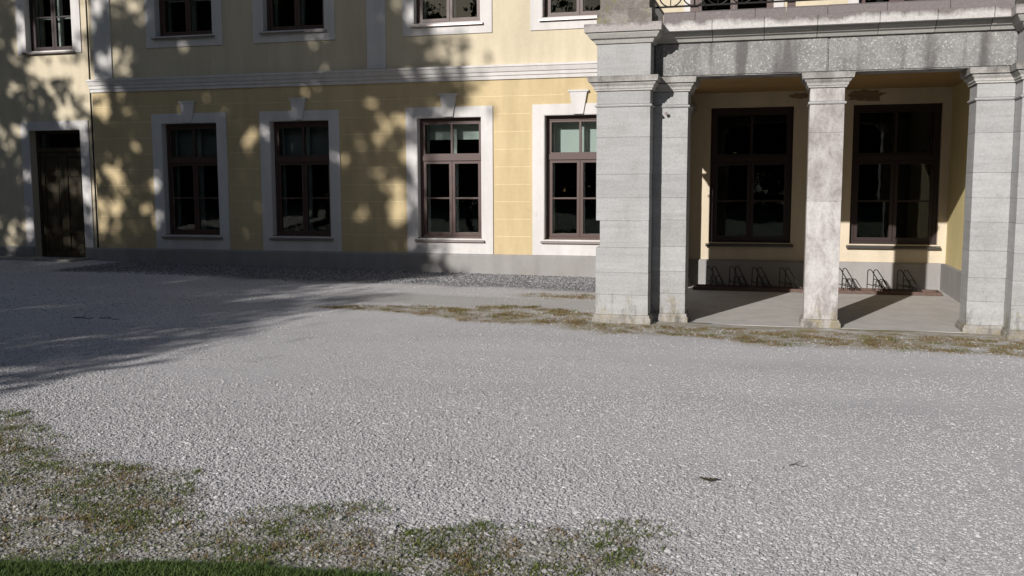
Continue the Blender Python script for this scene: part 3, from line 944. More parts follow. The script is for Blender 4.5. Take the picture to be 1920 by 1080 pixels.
# cornice and pedestals on the corner pillars
for a, c in ((LCX0, LCX1), (RCX0, RCX1)):
    moulding('pillar_bed_moulding', a, c, YC, YC + 0.61, [(3.174, 0.0), (3.176, 0.02), (3.215, 0.04), (3.225, 0.055), (3.228, 0.07), (3.275, 0.10), (3.290, 0.105), (3.291, 0.0)], 'bed', POR)
    moulding('pillar_cornice_slab', a, c, YC, YC + 0.61, [(3.292, 0.0), (3.293, 0.125), (3.372, 0.13), (3.385, 0.122), (3.386, 0)], 'blocking', POR)
    p = moulding('pedestal', a, c, YC, YC + 0.61, [(3.387, 0.0), (3.388, 0.006), (3.55, 0.004), (3.56, -0.02), (3.565, -0.028), (4.25, -0.028), (4.26, -0.02)], 'moss', POR)
    moulding('pedestal_cap', a, c, YC, YC + 0.61, [(4.262, -0.02), (4.27, 0.03), (4.33, 0.06), (4.36, 0.06), (4.38, 0.0)], 'moss', p)
# balcony slab and porch ceiling
box('balcony_slab', LCX0 + 0.39, RCX0 + 0.3, YP + 0.362, YB - 0.002, 3.10, 3.42, 'blocking', POR)
box('porch_ceiling', LCX0 + 0.382, 2.53, YP + 0.362, YB - 0.003, 3.03, 3.098, 'ochre', POR)
# right-hand porch wall with plinth
box('porch_side_wall', 2.53, 2.90, YP + 0.402, YB - 0.002, -0.2, 3.025, 'litporchyellow', POR)
bm = bmesh.new()
add_box(bm, 2.462, 2.531, YP + 0.405, YB - 0.085, -0.2, 0.385)
put('porch_side_plinth', bm, 'plinth', POR)
# floor
box('porch_floor', LCX0 + 0.02, 2.47, YP - 0.03, YB - 0.075, -0.2, -0.02, 'slab', POR)
# bare plaster patches under the ceiling
for cx, cz, rx, rz, sd in ((0.335, 2.955, 0.15, 0.045, 3), (1.30, 2.93, 0.27, 0.10, 8)):
    random.seed(sd)
    bm = bmesh.new()
    n = 22
    f0 = []
    for k in range(n):
        t = 2 * math.pi * k / n
        rr = 1 + random.uniform(-0.28, 0.22)
        f0.append((cx + rx * rr * math.cos(t), min(cz + rz * rr * math.sin(t), 3.026)))
    fr_ = [bm.verts.new((px, YB - 0.004, pz)) for px, pz in f0]
    bk_ = [bm.verts.new((px, YB + 0.001, pz)) for px, pz in f0]
    bm.faces.new(fr_)
    for i in range(n):
        j = (i + 1) % n
        bm.faces.new((fr_[j], fr_[i], bk_[i], bk_[j]))
    bmesh.ops.recalc_face_normals(bm, faces=bm.faces)
    put('bare_patch', bm, 'patch', POR)
# bolt sticking out of the left pier
bm = bmesh.new()
add_tube(bm, [(-1.235, YP + 0.02, 2.40), (-1.225, YP - 0.05, 2.40)], 0.012, 8)
add_tube(bm, [(-1.225, YP - 0.05, 2.40), (-1.224, YP - 0.062, 2.40)], 0.02, 8)
put('bolt', bm, 'sill', POR)

# iron balcony railing: bars, rings, uprights
rl = bmesh.new()
yr = YP - 0.02
RZ0, RZ1, RZ2 = 3.60, 3.86, 4.30
add_tube(rl, [(-1.37, yr, RZ0), (RCX0 - 0.01, yr, RZ0)], 0.011, 6)
add_tube(rl, [(-1.37, yr, RZ1), (RCX0 - 0.01, yr, RZ1)], 0.009, 6)
add_tube(rl, [(-1.37, yr, RZ2), (RCX0 - 0.01, yr, RZ2)], 0.018, 6)
rail_o = put('railing', rl, 'iron', POR)
ring_me = None
n = 14
step_ = (RCX0 - LCX1 - 0.1) / n
for k in range(n):
    cx = LCX1 + 0.05 + step_ * (k + 0.5)
    if k % 4 == 1:
        box('post', cx - 0.045, cx + 0.045, yr + 0.015, yr + 0.05, 3.52, RZ2, 'brown', rail_o)
    if ring_me is None:
        rb = bmesh.new()
        rr = (RZ1 - RZ0) / 2
        add_tube(rb, [(rr * math.cos(t), 0, rr * math.sin(t)) for t in [2 * math.pi * i / 20 for i in range(20)]], 0.008, 5, True)
        add_tube(rb, [(0, 0, -rr), (0, 0, rr)], 0.006, 5)
        ring_me = bm_mesh(rb, 'ring', 'iron')
        ring_me.name = 'ring'
    o = bpy.data.objects.new('ring', ring_me)
    link(o, rail_o, (cx, yr, (RZ0 + RZ1) / 2))
    for dx in (-step_ / 2, 0):
        box('baluster', cx + dx - 0.006, cx + dx + 0.006, yr - 0.006, yr + 0.006, RZ1 + 0.009, RZ2 - 0.018, 'iron', rail_o)
# side run of the railing on the left, going back to the wall
rl = bmesh.new()
xr = LCX0 + 0.2
for z, r_ in ((RZ0, 0.011), (RZ1, 0.009), (RZ2, 0.018)):
    add_tube(rl, [(xr, YC + 0.62, z), (xr, YB - 0.01, z)], r_, 6)
side_r = put('side_railing', rl, 'iron', POR)
k = 0
yy = YC + 0.75
while yy < YB - 0.1:
    box('baluster', xr - 0.012, xr + 0.012, yy - 0.008, yy + 0.008, 3.40, RZ2 - 0.018, 'iron', side_r)
    yy += 0.14

# ------------------------------------------------------------------ bicycle rack
RK = thing('bicycle_rack', (0.6, 15.1, -0.02), 'low bicycle rack with black wheel hoops on a brown base in the porch', 'bicycle rack')
zf = -0.0195
box('front_board', -1.18, 2.36, 14.86, 14.90, zf, zf + 0.05, 'rail', RK, 0.004)
box('rear_board', -1.18, 2.36, 15.22, 15.26, zf, zf + 0.05, 'rail', RK, 0.004)
for xx in (-1.18, 0.6, 2.32):
    box('cross_board', xx, xx + 0.04, 14.902, 15.218, zf, zf + 0.045, 'rail', RK, 0.004)

def hoop_pts(xl, w, ztop, yl, d):
    """rear leg upright at xl, rounded top, front leg sloping down to the right and forward"""
    pts = [(xl, yl, zf + 0.03), (xl + 0.004, yl, ztop - 0.05)]
    for a in (150, 115, 80, 45):
        t = R(a)
        pts.append((xl + 0.032 + 0.03 * math.cos(t), yl - 0.02 - 0.012 * math.cos(t), ztop - 0.032 + 0.032 * math.sin(t)))
    pts.append((xl + w, yl - d, zf + 0.045))
    return pts
hx = [-0.98, -0.63, -0.29, 0.12, 0.53, 0.95, 1.39, 1.81]
hold_me = {}
for i, x in enumerate(hx):
    bm = bmesh.new()
    x -= 0.02
    zt = 0.315 + (0.012 if i in (1, 5) else 0)
    for off in (0.0, 0.085):
        add_tube(bm, hoop_pts(x + off, 0.225, zt, 15.235, 0.34), 0.0075, 6)
    if i != 3:
        for off in (0.0, 0.085):
            add_tube(bm, hoop_pts(x + 0.07 + off, 0.13, 0.185, 15.12, 0.22), 0.0065, 6)
    add_tube(bm, [(x, 15.23, 0.095), (x + 0.26, 14.98, 0.055)], 0.006, 5)
    add_tube(bm, [(x + 0.085, 15.23, 0.095), (x + 0.30, 15.02, 0.06)], 0.006, 5)
    put('wheel_holder', bm, 'rackpaint', RK)

# ------------------------------------------------------------------ stones of the yard
def stone_field(name, pts, scales, mat, label):
    me = bpy.data.meshes.new(name)
    me.from_pydata(pts.tolist(), [], [])
    a = me.attributes.new('sc', 'FLOAT_VECTOR', 'POINT')
    a.data.foreach_set('vector', scales.astype(np.float32).ravel())
    me.materials.append(M[mat])
    o = bpy.data.objects.new(name, me)
    COL.objects.link(o)
    ng = bpy.data.node_groups.new(name + '_scatter', 'GeometryNodeTree')
    ng.interface.new_socket('Geometry', in_out='INPUT', socket_type='NodeSocketGeometry')
    ng.interface.new_socket('Geometry', in_out='OUTPUT', socket_type='NodeSocketGeometry')
    N, L = ng.nodes, ng.links
    gi = N.new('NodeGroupInput'); go = N.new('NodeGroupOutput')
    ico = N.new('GeometryNodeMeshIcoSphere'); ico.inputs['Radius'].default_value = 1.0; ico.inputs['Subdivisions'].default_value = 1
    rv0 = N.new('FunctionNodeRandomValue'); rv0.data_type = 'FLOAT_VECTOR'
    rv0.inputs[0].default_value = (-0.28, -0.28, -0.28); rv0.inputs[1].default_value = (0.28, 0.28, 0.28)
    sp_ = N.new('GeometryNodeSetPosition'); L.new(ico.outputs['Mesh'], sp_.inputs['Geometry']); L.new(rv0.outputs[0], sp_.inputs['Offset'])
    sm_ = N.new('GeometryNodeSetMaterial'); sm_.inputs['Material'].default_value = M[mat]
    L.new(sp_.outputs[0], sm_.inputs['Geometry'])
    rv = N.new('FunctionNodeRandomValue'); rv.data_type = 'FLOAT_VECTOR'
    rv.inputs[0].default_value = (-0.5, -0.5, 0.0); rv.inputs[1].default_value = (0.5, 0.5, 6.283)
    na = N.new('GeometryNodeInputNamedAttribute'); na.data_type = 'FLOAT_VECTOR'; na.inputs['Name'].default_value = 'sc'
    ip = N.new('GeometryNodeInstanceOnPoints')
    L.new(gi.outputs[0], ip.inputs['Points']); L.new(sm_.outputs[0], ip.inputs['Instance'])
    L.new(rv.outputs[0], ip.inputs['Rotation']); L.new(na.outputs[0], ip.inputs['Scale'])
    L.new(ip.outputs[0], go.inputs[0])
    md = o.modifiers.new('scatter', 'NODES'); md.node_group = ng
    return tag(o, label=label, cat='gravel', kind='stuff')

def scatter(y0, y1, dens, margin=1.0):
    xl = lambda y: -0.96 * y - margin
    xr_ = lambda y: 0.25 * y + margin + 1.2
    area = sum((xr_(y) - xl(y)) * 0.05 for y in np.arange(y0, y1, 0.05))
    n = int(area * dens)
    y = RNG.uniform(y0, y1, n * 2)
    x = RNG.uniform(xl(y1), xr_(y1), n * 2)
    k = (x > xl(y)) & (x < xr_(y))
    return x[k], y[k]

P_, S_, PC, SC_, PD, SD_ = [], [], [], [], [], []
DY, DD, DS = [2.2, 4.2, 5.5, 7.0, 8.5, 10.0, 12.0, 16.1], [5000, 4800, 3800, 2000, 900, 420, 200, 150], [0.0064, 0.0060, 0.0056, 0.0053, 0.0052, 0.0054, 0.006, 0.0065]
for y0, y1, dn in ((2.2, 4.2, 5000), (4.2, 5.5, 4800), (5.5, 7.0, 3800), (7.0, 8.5, 2000), (8.5, 10.0, 900), (10.0, 12.0, 420), (12.0, 16.1, 200)):
    x, y = scatter(y0, y1, dn)
    k = RNG.uniform(0, 1, len(y)) < np.interp(y, DY, DD) / dn
    x, y = x[k], y[k]
    w, d, l, s = zones(x, y)
    big = vnoise(x, y, 31, 3, 0.9)
    tracks = np.exp(-((y - 8.9 - 0.25 * np.sin(x * 0.3)) / 0.35) ** 2) + np.exp(-((y - 7.4 - 0.25 * np.sin(x * 0.3)) / 0.35) ** 2)
    keep = RNG.uniform(0, 1, len(x)) < np.clip(0.9 + 0.4 * big - 0.45 * tracks, 0.25, 1) * (1 - 0.75 * l) * (1 - 0.6 * d) * (1 - 0.55 * w)
    lawn_y = np.interp(x, LAWN_X, LAWN_Y)
    keep &= y > lawn_y + RNG.uniform(-0.06, 0.02, len(x))
    # nothing inside the portico or the walls
    keep &= ~((x > -2.05) & (x < 3.1) & (y > 10.93))
    keep &= ~((x > -16.0) & (x < -13.1) & (y > 15.68))
    x, y, w, s = x[keep], y[keep], w[keep], s[keep]
    sz = np.interp(y, DY, DS) * np.exp(RNG.normal(0, 0.30, len(x))) * (1 + 0.15 * vnoise(x, y, 71, 3, 0.8))
    rnd = RNG.uniform(0, 1, len(x))
    coarse = w > rnd * 0.95 + 0.05
    dark = (s > rnd) & ~coarse
    sz = np.where(coarse, sz * 1.05, sz)
    sc = np.stack([sz * RNG.uniform(0.8, 1.5, len(x)), sz * RNG.uniform(0.75, 1.2, len(x)), sz * RNG.uniform(0.45, 0.85, len(x))], 1)
    pt = np.stack([x, y, hg(x, y) + sz * 0.1], 1)
    norm = ~coarse & ~dark
    P_.append(pt[norm]); S_.append(sc[norm]); PC.append(pt[coarse]); SC_.append(sc[coarse]); PD.append(pt[dark]); SD_.append(sc[dark])
# extra stones in the border along the wall
n = 14000
x = RNG.uniform(-12.3, -2.0, n); y = 14.1 + (YF - 0.06 - 14.1) * RNG.uniform(0, 1, n) ** 0.7
sz = RNG.uniform(0.007, 0.015, n)
PD.append(np.stack([x, y, hg(x, y) + sz * 0.25], 1)); SD_.append(np.stack([sz * 1.2, sz, sz * 0.7], 1))
stone_field('gravel', np.concatenate(P_), np.concatenate(S_), 'gravel', 'loose pale grey limestone gravel over the yard')
stone_field('edge_gravel', np.concatenate(PC), np.concatenate(SC_), 'gravelcoarse', 'coarser brownish gravel among weeds beside the lawn')
stone_field('border_gravel', np.concatenate(PD), np.concatenate(SD_), 'graveldark', 'dark coarse gravel strip along the foot of the facade')

# ------------------------------------------------------------------ grass, weeds
def blades(name, px, py, pz, length, width, lean, mat, label, cat):
    n = len(px)
    a = RNG.uniform(0, 2 * np.pi, n)
    b_ = a + RNG.uniform(-0.8, 0.8, n)
    L = length * RNG.uniform(0.5, 1.2, n)
    ln = L * lean * RNG.uniform(0.2, 1.2, n)
    w = width * RNG.uniform(0.6, 1.3, n)
    base = np.stack([px, py, pz], 1)
    side = np.stack([np.cos(a + np.pi / 2), np.sin(a + np.pi / 2), np.zeros(n)], 1) * w[:, None]
    mid = base + np.stack([np.cos(b_) * ln * 0.35, np.sin(b_) * ln * 0.35, L * 0.6], 1)
    tip = base + np.stack([np.cos(b_) * ln, np.sin(b_) * ln, L * 0.95], 1)
    V = np.stack([base - side, base + side, mid + side * 0.7, mid - side * 0.7, tip], 1).reshape(-1, 3)
    me = bpy.data.meshes.new(name)
    i = np.arange(n) * 5
    faces = np.stack([i, i + 1, i + 2, i + 3], 1).tolist() + np.stack([i + 3, i + 2, i + 4], 1).tolist()
    me.from_pydata(V.tolist(), [], faces)
    me.materials.append(M[mat])
    o = bpy.data.objects.new(name, me)
    COL.objects.link(o)
    return tag(o, label=label, cat=cat, kind='stuff')

n = 110000
x = RNG.uniform(-5.2, 0.2, n); y = np.interp(x, LAWN_X, LAWN_Y) + 0.03 - RNG.uniform(0, 1, n) ** 1.4 * 1.3
y += 0.05 * vnoise(x, y, 41, 4, 9)
blades('lawn_grass', x, y, zg(x) + 0.012, 0.030, 0.0024, 1.3, 'grass', 'bright green short grass at the lower left', 'grass')

def tufts(n, xr0, xr1, yr0, yr1, which, thr, per, spread):
    cx = RNG.uniform(xr0, xr1, n); cy_ = RNG.uniform(yr0, yr1, n)
    m_ = zones(cx, cy_)[which]
    cl = vnoise(cx, cy_, 51 + which + 7 * per, 4, 9.0)
    k = (m_ > thr) & (cl > RNG.uniform(-0.35, 0.75, n))
    if which == 0:
        k &= cy_ > np.interp(cx, LAWN_X, LAWN_Y)
    k &= ~((cx > -2.08) & (cx < 3.15) & (cy_ > 10.90))
    cx, cy_ = cx[k], cy_[k]
    px = np.repeat(cx, per) + RNG.normal(0, spread, len(cx) * per)
    py = np.repeat(cy_, per) + RNG.normal(0, spread, len(cx) * per)
    return px, py
x, y = tufts(24000, -8, 0.9, 2.6, 6.0, 0, 0.12, 12, 0.024)
blades('weeds', x, y, hg(x, y), 0.017, 0.0026, 1.3, 'weed', 'olive green weeds sprouting through the near gravel', 'weeds')
x, y = tufts(5000, -8, 0.6, 2.8, 5.8, 0, 0.45, 14, 0.024)
blades('dry_weeds', x, y, hg(x, y), 0.02, 0.0028, 1.3, 'dry', 'dry brown moss tufts in the near gravel', 'weeds')
x, y = tufts(9000, -6.5, 3.2, 9.4, 13.8, 1, 0.4, 20, 0.04)
blades('dry_grass', x, y, hg(x, y), 0.022, 0.003, 1.2, 'dry', 'dry yellowish grass along the foot of the portico', 'grass')
x, y = tufts(900, -6.5, 3.2, 9.6, 13.8, 1, 0.5, 20, 0.04)
blades('sparse_grass', x, y, hg(x, y), 0.03, 0.003, 1.0, 'weed', 'thin green grass between the portico and the gravel', 'grass')

# fallen leaf and twigs
def leaf(loc, rz, size, label):
    bm = bmesh.new()
    out = [(-1, 0), (-0.75, 0.28), (-0.45, 0.22), (-0.3, 0.5), (0.0, 0.36), (0.3, 0.52), (0.4, 0.22), (0.75, 0.2), (1.05, 0.0), (0.7, -0.22), (0.4, -0.2), (0.28, -0.5), (0.0, -0.34), (-0.3, -0.42), (-0.5, -0.2), (-0.8, -0.2)]
    c = bm.verts.new((0, 0, 0.10))
    vs = []
    for i, (a, d) in enumerate(out):
        vs.append(bm.verts.new((a, d, 0.18 * abs(d) + 0.25 * a * a + (0.08 if i % 2 else -0.02))))
    for i in range(len(vs)):
        bm.faces.new((c, vs[i], vs[(i + 1) % len(vs)]))
    bmesh.ops.solidify(bm, geom=bm.faces[:], thickness=0.02)
    add_tube(bm, [(-1, 0, 0.25), (-1.35, 0.05, 0.12), (-1.6, 0.02, 0.05)], 0.03, 4)
    bmesh.ops.scale(bm, vec=(size,) * 3, verts=bm.verts)
    me = bm_mesh(bm, 'fallen_leaf', 'leafdry')
    o = bpy.data.objects.new('fallen_leaf', me)
    link(o, None, loc); o.rotation_euler = (0.05, 0.03, rz)
    tag(o, label, 'leaf', 'fallen leaves on the gravel')
leaf((-0.31, 5.2, float(zg(-0.31)) + 0.008), 0.15, 0.052, 'curled dry leaf lying alone in the middle right of the gravel')
def twig(pts, label, r=0.005):
    bm = bmesh.new()
    add_tube(bm, pts, [r * (1 - 0.12 * i) for i in range(len(pts))], 5)
    p = pts[1]
    add_tube(bm, [p, (p[0] + 0.03, p[1] + 0.035, p[2] + 0.008)], r * 0.6, 4)
    tag(put('twig', bm, 'twig'), label, 'twig', 'twigs on the gravel')
def tw(x, y, l, a): 
    z = float(zg(x)) + 0.008
    return [(x + l * t * math.cos(a) , y + l * t * math.sin(a) + 0.015 * math.sin(5 * t), z + 0.006 * math.sin(7 * t)) for t in (0, 0.33, 0.66, 1)]
twig(tw(-7.85, 9.35, 0.26, 0.1), 'dark twig on the shaded gravel, left of its neighbour', 0.005)
twig(tw(-7.55, 9.43, 0.30, -0.1), 'dark twig on the shaded gravel, right of its neighbour', 0.005)
twig(tw(0.12, 5.62, 0.10, 0.2), 'small dark twig on sunny gravel at the right', 0.003)

# ------------------------------------------------------------------ trees (behind the camera: they shade the left side)
# openings cut into the crowns to place spots of sun on the front (centre and half size on the plane y = 0)
HOLES = [(-17.99, 10.72, 0.19, 0.2), (-18.2, 10.56, 0.16, 0.17), (-17.72, 10.61, 0.16, 0.14), (-17.91, 10.44, 0.15, 0.11), (-18.33, 11.49, 0.17, 0.27), (-17.48, 11.65, 0.19, 0.17), (-17.41, 11.37, 0.16, 0.14), (-19.74, 10.66, 0.47, 0.19), (-19.06, 10.58, 0.37, 0.27), (-18.84, 10.09, 0.32, 0.4), (-19.34, 9.66, 0.3, 0.21), (-19.01, 9.34, 0.3, 0.15), (-20.47, 9.35, 0.2, 0.26), (-20.63, 10.19, 0.15, 0.2), (-20.28, 11.43, 0.15, 0.17), (-19.53, 10.06, 0.18, 0.22), (-20.41, 11.02, 0.15, 0.17), (-20.47, 8.39, 0.14, 0.15), (-20.41, 7.37, 0.23, 0.16), (-19.99, 6.8, 0.26, 0.11), (-18.43, 10.13, 0.22, 0.23), (-18.37, 9.67, 0.22, 0.3), (-17.7, 9.65, 0.16, 0.18), (-16.18, 9.87, 0.15, 0.17), (-15.57, 9.6, 0.18, 0.19), (-16.59, 9.63, 0.19, 0.15), (-18.26, 8.5, 0.22, 0.14), (-18.06, 8.32, 0.21, 0.14), (-17.88, 8.04, 0.15, 0.18), (-17.53, 7.79, 0.15, 0.14), (-17.24, 8.32, 0.17, 0.15), (-17.28, 7.5, 0.24, 0.26), (-18.06, 7.7, 0.15, 0.18), (-14.25, 9.48, 0.15, 0.16), (-14.86, 9.15, 0.16, 0.21), (-13.67, 10.86, 0.26, 0.13), (-13.6, 10.35, 0.16, 0.14), (-12.71, 9.63, 0.14, 0.13), (-12.44, 9.25, 0.23, 0.28), (-12.1, 9.4, 0.23, 0.16), (-12.8, 7.63, 0.15, 0.17), (-12.26, 7.82, 0.28, 0.38), (-12.56, 8.3, 0.15, 0.2), (-11.96, 8.63, 0.15, 0.18), (-13.96, 9.95, 0.14, 0.18), (-15.25, 9.15, 0.18, 0.23), (-15.26, 7.36, 0.19, 0.19), (-15.07, 7.86, 0.14, 0.15), (-13.31, 8.64, 0.13, 0.17), (-13.18, 9.69, 0.15, 0.13), (-13.78, 10.66, 0.16, 0.11), (-16.41, 10.71, 0.21, 0.12), (-11.76, 8.34, 0.13, 0.24), (-11.94, 10.17, 0.19, 0.11), (-11.59, 10.07, 0.15, 0.11), (-13.22, 7.72, 0.15, 0.18), (-15.39, 8.46, 0.15, 0.17)]

def leaf_mesh(name, lobes, per, spread, size, mat, seed, gaps=False):
    r = np.random.default_rng(seed)
    pts = []
    cl = []
    for (cx, cy_, cz, rx, ry, rz, n) in lobes:
        d = r.normal(size=(n, 3)); d /= np.linalg.norm(d, axis=1)[:, None]
        rad = r.uniform(0.12, 1.0, n) ** 0.5
        c = np.array([cx, cy_, cz]) + d * rad[:, None] * np.array([rx, ry, rz])
        cl.append(c)
        p = np.repeat(c, per, 0) + r.normal(0, spread, (n * per, 3)) * np.array([1, 1, 0.7])
        pts.append(p)
    p = np.concatenate(pts)
    if gaps:
        X0 = p[:, 0] - SX * p[:, 1]; Z0 = p[:, 2] + SZ * p[:, 1]
        k = np.ones(len(p), bool)
        wx = X0 + 0.16 * vnoise(X0, Z0, 61, 3, 4.5); wz = Z0 + 0.16 * vnoise(X0, Z0, 62, 3, 4.5)
        X0, Z0 = wx, wz
        for hx_, hz_, ra, rb_ in HOLES:
            k &= ((X0 - hx_) / ra) ** 2 + ((Z0 - hz_) / rb_) ** 2 > 0.75 + 0.45 * np.sin(3 * np.arctan2(Z0 - hz_, X0 - hx_) + hx_ * 9)
        p = p[k]
    n = len(p)
    a = r.normal(size=(n, 3)); a /= np.linalg.norm(a, axis=1)[:, None]
    b_ = np.cross(a, r.normal(size=(n, 3))); b_ /= np.linalg.norm(b_, axis=1)[:, None]
    s = size * r.uniform(0.6, 1.3, n)[:, None]
    V = np.stack([p - a * s, p - b_ * s * 0.55, p + a * s, p + b_ * s * 0.55], 1).reshape(-1, 3)
    return V, np.concatenate(cl)

def tree(name, base, trunk_h, trunk_r, lobes, per, spread, size, mat, label, seed, group=None, nlimb=26):
    z0 = float(zg(base[0])) if base[1] > -20 else 0.0
    root = thing(name, (base[0], base[1], z0), label, 'tree', group)
    V, cl = leaf_mesh(name, lobes, per, spread, size, mat, seed, base[1] > -16 and abs(base[0]) < 29)
    V = V - np.array([base[0], base[1], z0])
    n = len(V) // 4
    me = bpy.data.meshes.new('crown')
    me.vertices.add(len(V)); me.vertices.foreach_set('co', V.astype(np.float32).ravel())
    me.loops.add(n * 4); me.loops.foreach_set('vertex_index', np.arange(n * 4, dtype=np.int32))
    me.polygons.add(n); me.polygons.foreach_set('loop_start', np.arange(0, n * 4, 4, dtype=np.int32))
    me.update(calc_edges=True)
    me.materials.append(M[mat])
    o = bpy.data.objects.new('crown', me)
    link(o, root, (base[0], base[1], z0))
    random.seed(seed)
    bm = bmesh.new()
    top = max(l[2] for l in lobes)
    pts = []
    for i in range(8):
        t = i / 7
        pts.append((base[0] + 0.25 * math.sin(3 * t + seed), base[1] + 0.25 * math.cos(2.3 * t + seed), z0 - 0.1 + t * (top - z0)))
    add_tube(bm, pts, [trunk_r * (1.35 if i == 0 else 1 - 0.11 * i) for i in range(8)], 9)
    put('trunk', bm, 'bark', root, True)
    for k in range(nlimb):
        q = cl[random.randrange(len(cl))]
        zz = max(trunk_h, min(top - 0.5, q[2] - random.uniform(0.8, 2.5)))
        t = (zz - z0) / (top - z0)
        s = Vector((base[0] + 0.25 * math.sin(3 * t + seed), base[1] + 0.25 * math.cos(2.3 * t + seed), zz))
        e = Vector(q)
        mid = (s + e) / 2 + Vector((random.uniform(-0.3, 0.3), random.uniform(-0.3, 0.3), 0.3))
        r0 = trunk_r * 0.35 * (1.1 - t * 0.6)
        bm = bmesh.new()
        add_tube(bm, [s, s.lerp(mid, 0.5) + Vector((0, 0, 0.05)), mid, mid.lerp(e, 0.6), e], [r0, r0 * 0.8, r0 * 0.55, r0 * 0.35, r0 * 0.15], 6)
        put('limb', bm, 'bark', root, True)
    return root

# X0/Z0 are where a sun ray crosses the plane y = 0; a tree stands back along that ray
def back(X0, Z0, Y):
    return X0 + SX * Y, Z0 - SZ * Y
def lobe(X0, Z0, Y, rx, ry, rz, n):
    x, z = back(X0, Z0, Y)
    return (x, Y, z, rx, ry, rz, n)

Y1 = -4.0
lob = [lobe(-15.3, 9.6, Y1, 3.4, 3.6, 2.9, 430), lobe(-13.2, 10.3, Y1 + 1, 1.9, 2.2, 0.9, 85), lobe(-13.4, 7.9, Y1 - 1, 1.5, 2.4, 1.1, 70),
       lobe(-15.0, 13.6, Y1, 2.9, 3.5, 3.2, 330), lobe(-16.3, 6.6, Y1, 2.2, 2.8, 1.5, 150), lobe(-13.0, 6.4, Y1 + 1.5, 1.9, 2.0, 0.42, 90)]
bx, _ = back(-16, 0, Y1)
tree('lime_tree', (bx, Y1), 5.0, 0.38, lob, 48, 0.30, 0.125, 'leaf', 'tall broadleaf tree left of the forecourt whose crown shades the main front', 3)
Y2 = -1.0
lob = [lobe(-21.2, 7.3, Y2, 2.6, 3.0, 2.1, 75), lobe(-22.4, 11.2, Y2, 2.8, 3.2, 2.4, 70), lobe(-19.6, 9.3, Y2 + 1, 1.4, 2.0, 1.0, 18)]
bx, _ = back(-21.8, 0, Y2)
tree('maple_tree', (bx, Y2), 5.0, 0.3, lob, 100, 0.30, 0.125, 'leaf', 'airy broadleaf tree at far left that dapples the left wing', 5)
Y3 = -5
lob = [lobe(-10.4, 2.9, Y3, 2.45, 2.0, 1.55, 300), lobe(-9.2, 1.6, Y3, 1.3, 1.4, 1.3, 90), lobe(-12.4, 4.0, Y3, 2.2, 2.0, 1.2, 210), lobe(-11.0, 4.7, Y3, 1.9, 1.8, 0.22, 40)]
bx, _ = back(-10.6, 0, Y3)
tree('hazel_tree', (bx, Y3), 0.8, 0.13, lob, 40, 0.24, 0.075, 'leaf', 'small bushy tree left behind the viewer shading the near gravel', 8, nlimb=18)
Y4 = -6
lob = [lobe(-16.0, 3.6, Y4, 2.6, 2.2, 2.0, 300), lobe(-19.6, 3.8, Y4, 2.4, 2.2, 2.2, 260), lobe(-14.0, 5.4, Y4, 1.9, 1.8, 0.9, 130), lobe(-17.5, 5.6, Y4, 2.4, 1.8, 1.0, 150)]
bx, _ = back(-17.2, 0, Y4)
tree('lilac_bush', (bx, Y4), 0.6, 0.14, lob, 40, 0.26, 0.085, 'leaf', 'broad dense tree far left behind the viewer shading the gravel', 13, nlimb=18)
# park trees closing the far side of the lawn (seen only as reflections)
random.seed(77)
SIDES = ['leftmost', 'second', 'third', 'fourth', 'fifth', 'sixth', 'seventh', 'eighth', 'ninth', 'tenth', 'eleventh', 'twelfth', 'thirteenth', 'fourteenth', 'fifteenth', 'sixteenth', 'seventeenth', 'eighteenth']
hl = [(x, -40 + 0.4 * math.sin(x), 1.5, 1.7, 1.0, 1.7, 46) for x in np.arange(-64, 66, 2.0)]  # leafy screen added to block horizon sky in the window reflections
HV, _ = leaf_mesh('leaf_screen', hl, 14, 0.3, 0.17, 'leafdark', 90)
HV = HV[np.repeat(HV.reshape(-1, 4, 3)[:, :, 2].min(1) > -0.02, 4)]
hn = len(HV) // 4
me = bpy.data.meshes.new('leaf_screen')
me.from_pydata((HV - np.array([0, -40, 0])).tolist(), [], np.arange(hn * 4).reshape(-1, 4).tolist())
me.materials.append(M['leafdark'])
leaf_screen = link(bpy.data.objects.new('leaf_screen', me), None, (0, -40, 0))
tag(leaf_screen, 'long dark leaf screen added behind the viewer to hide low sky in reflections', 'leaf_screen')
k = 0
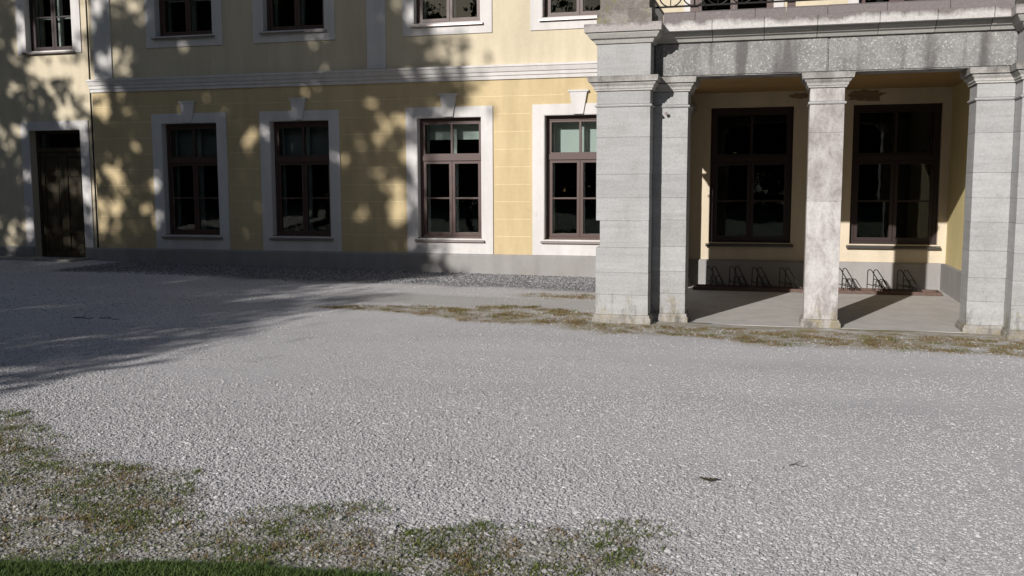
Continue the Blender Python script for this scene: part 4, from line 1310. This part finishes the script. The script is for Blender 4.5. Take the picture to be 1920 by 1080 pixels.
for x in range(-56, 62, 7):
    yy = -46 + random.uniform(-4, 4)
    h_ = random.uniform(15.0, 17.0)
    xx = x + random.uniform(-1.5, 1.5)
    lob = [(xx, yy, h_ * 0.58, 4.6, 3.4, h_ * 0.40, 260), (xx + random.uniform(-2, 2), yy, h_ * 0.24, 4.8, 3.2, h_ * 0.24, 240)]
    tree('park_tree', (xx, yy), 1.6, 0.3, lob, 22, 0.5, 0.30, 'leafdark', 'dark park tree, %s counted from the left of the row across the lawn' % SIDES[k], 200 + k, 'park trees across the lawn', nlimb=6)
    k += 1
# big unseen trees added beside the forecourt to cut skylight and sky reflections
for k, (xx, yy, h_, who) in enumerate(((-30, 8, 17, 'left of the forecourt nearest the wing'), (-34, -3, 18, 'left of the forecourt in the middle'), (-42, -18, 19, 'left of the forecourt farthest from the house'), (-31.5, -13, 16, 'left of the forecourt standing forward of the others'), (-38, -30, 18, 'at the far left end of the lawn'),
                                       (17, 6, 16, 'right of the forecourt nearest the house'), (22, -6, 17, 'right of the forecourt in the middle'), (26, -20, 18, 'right of the forecourt farthest from the house'))):
    lob = [(xx, yy, h_ * 0.62, 5.6, 5.6, h_ * 0.36, 420), (xx, yy, h_ * 0.30, 5.0, 5.0, h_ * 0.22, 240)]
    tree('sky_block_tree', (xx, yy), 2.0, 0.45, lob, 24, 0.5, 0.27, 'leafdark', 'big dark unseen tree added ' + who, 300 + k, 'unseen trees added beside the forecourt', nlimb=8)
# taller unseen trees added behind that row to close sky gaps in window reflections
for k in range(13):
    xx = -66 + 10.5 * k + random.uniform(-2, 2); yy = -62 + random.uniform(-3, 3)
    h_ = random.uniform(20, 23)
    lob = [(xx, yy, h_ * 0.64, 6.6, 4.5, h_ * 0.34, 300), (xx, yy, h_ * 0.30, 6.2, 4.5, h_ * 0.24, 160)]
    tree('reflection_tree', (xx, yy), 3.0, 0.4, lob, 22, 0.6, 0.40, 'leafdark', 'tall unseen tree added in the back row beyond the lawn, %s counted from the left' % SIDES[k], 400 + k, 'unseen trees added in the back row', nlimb=5)
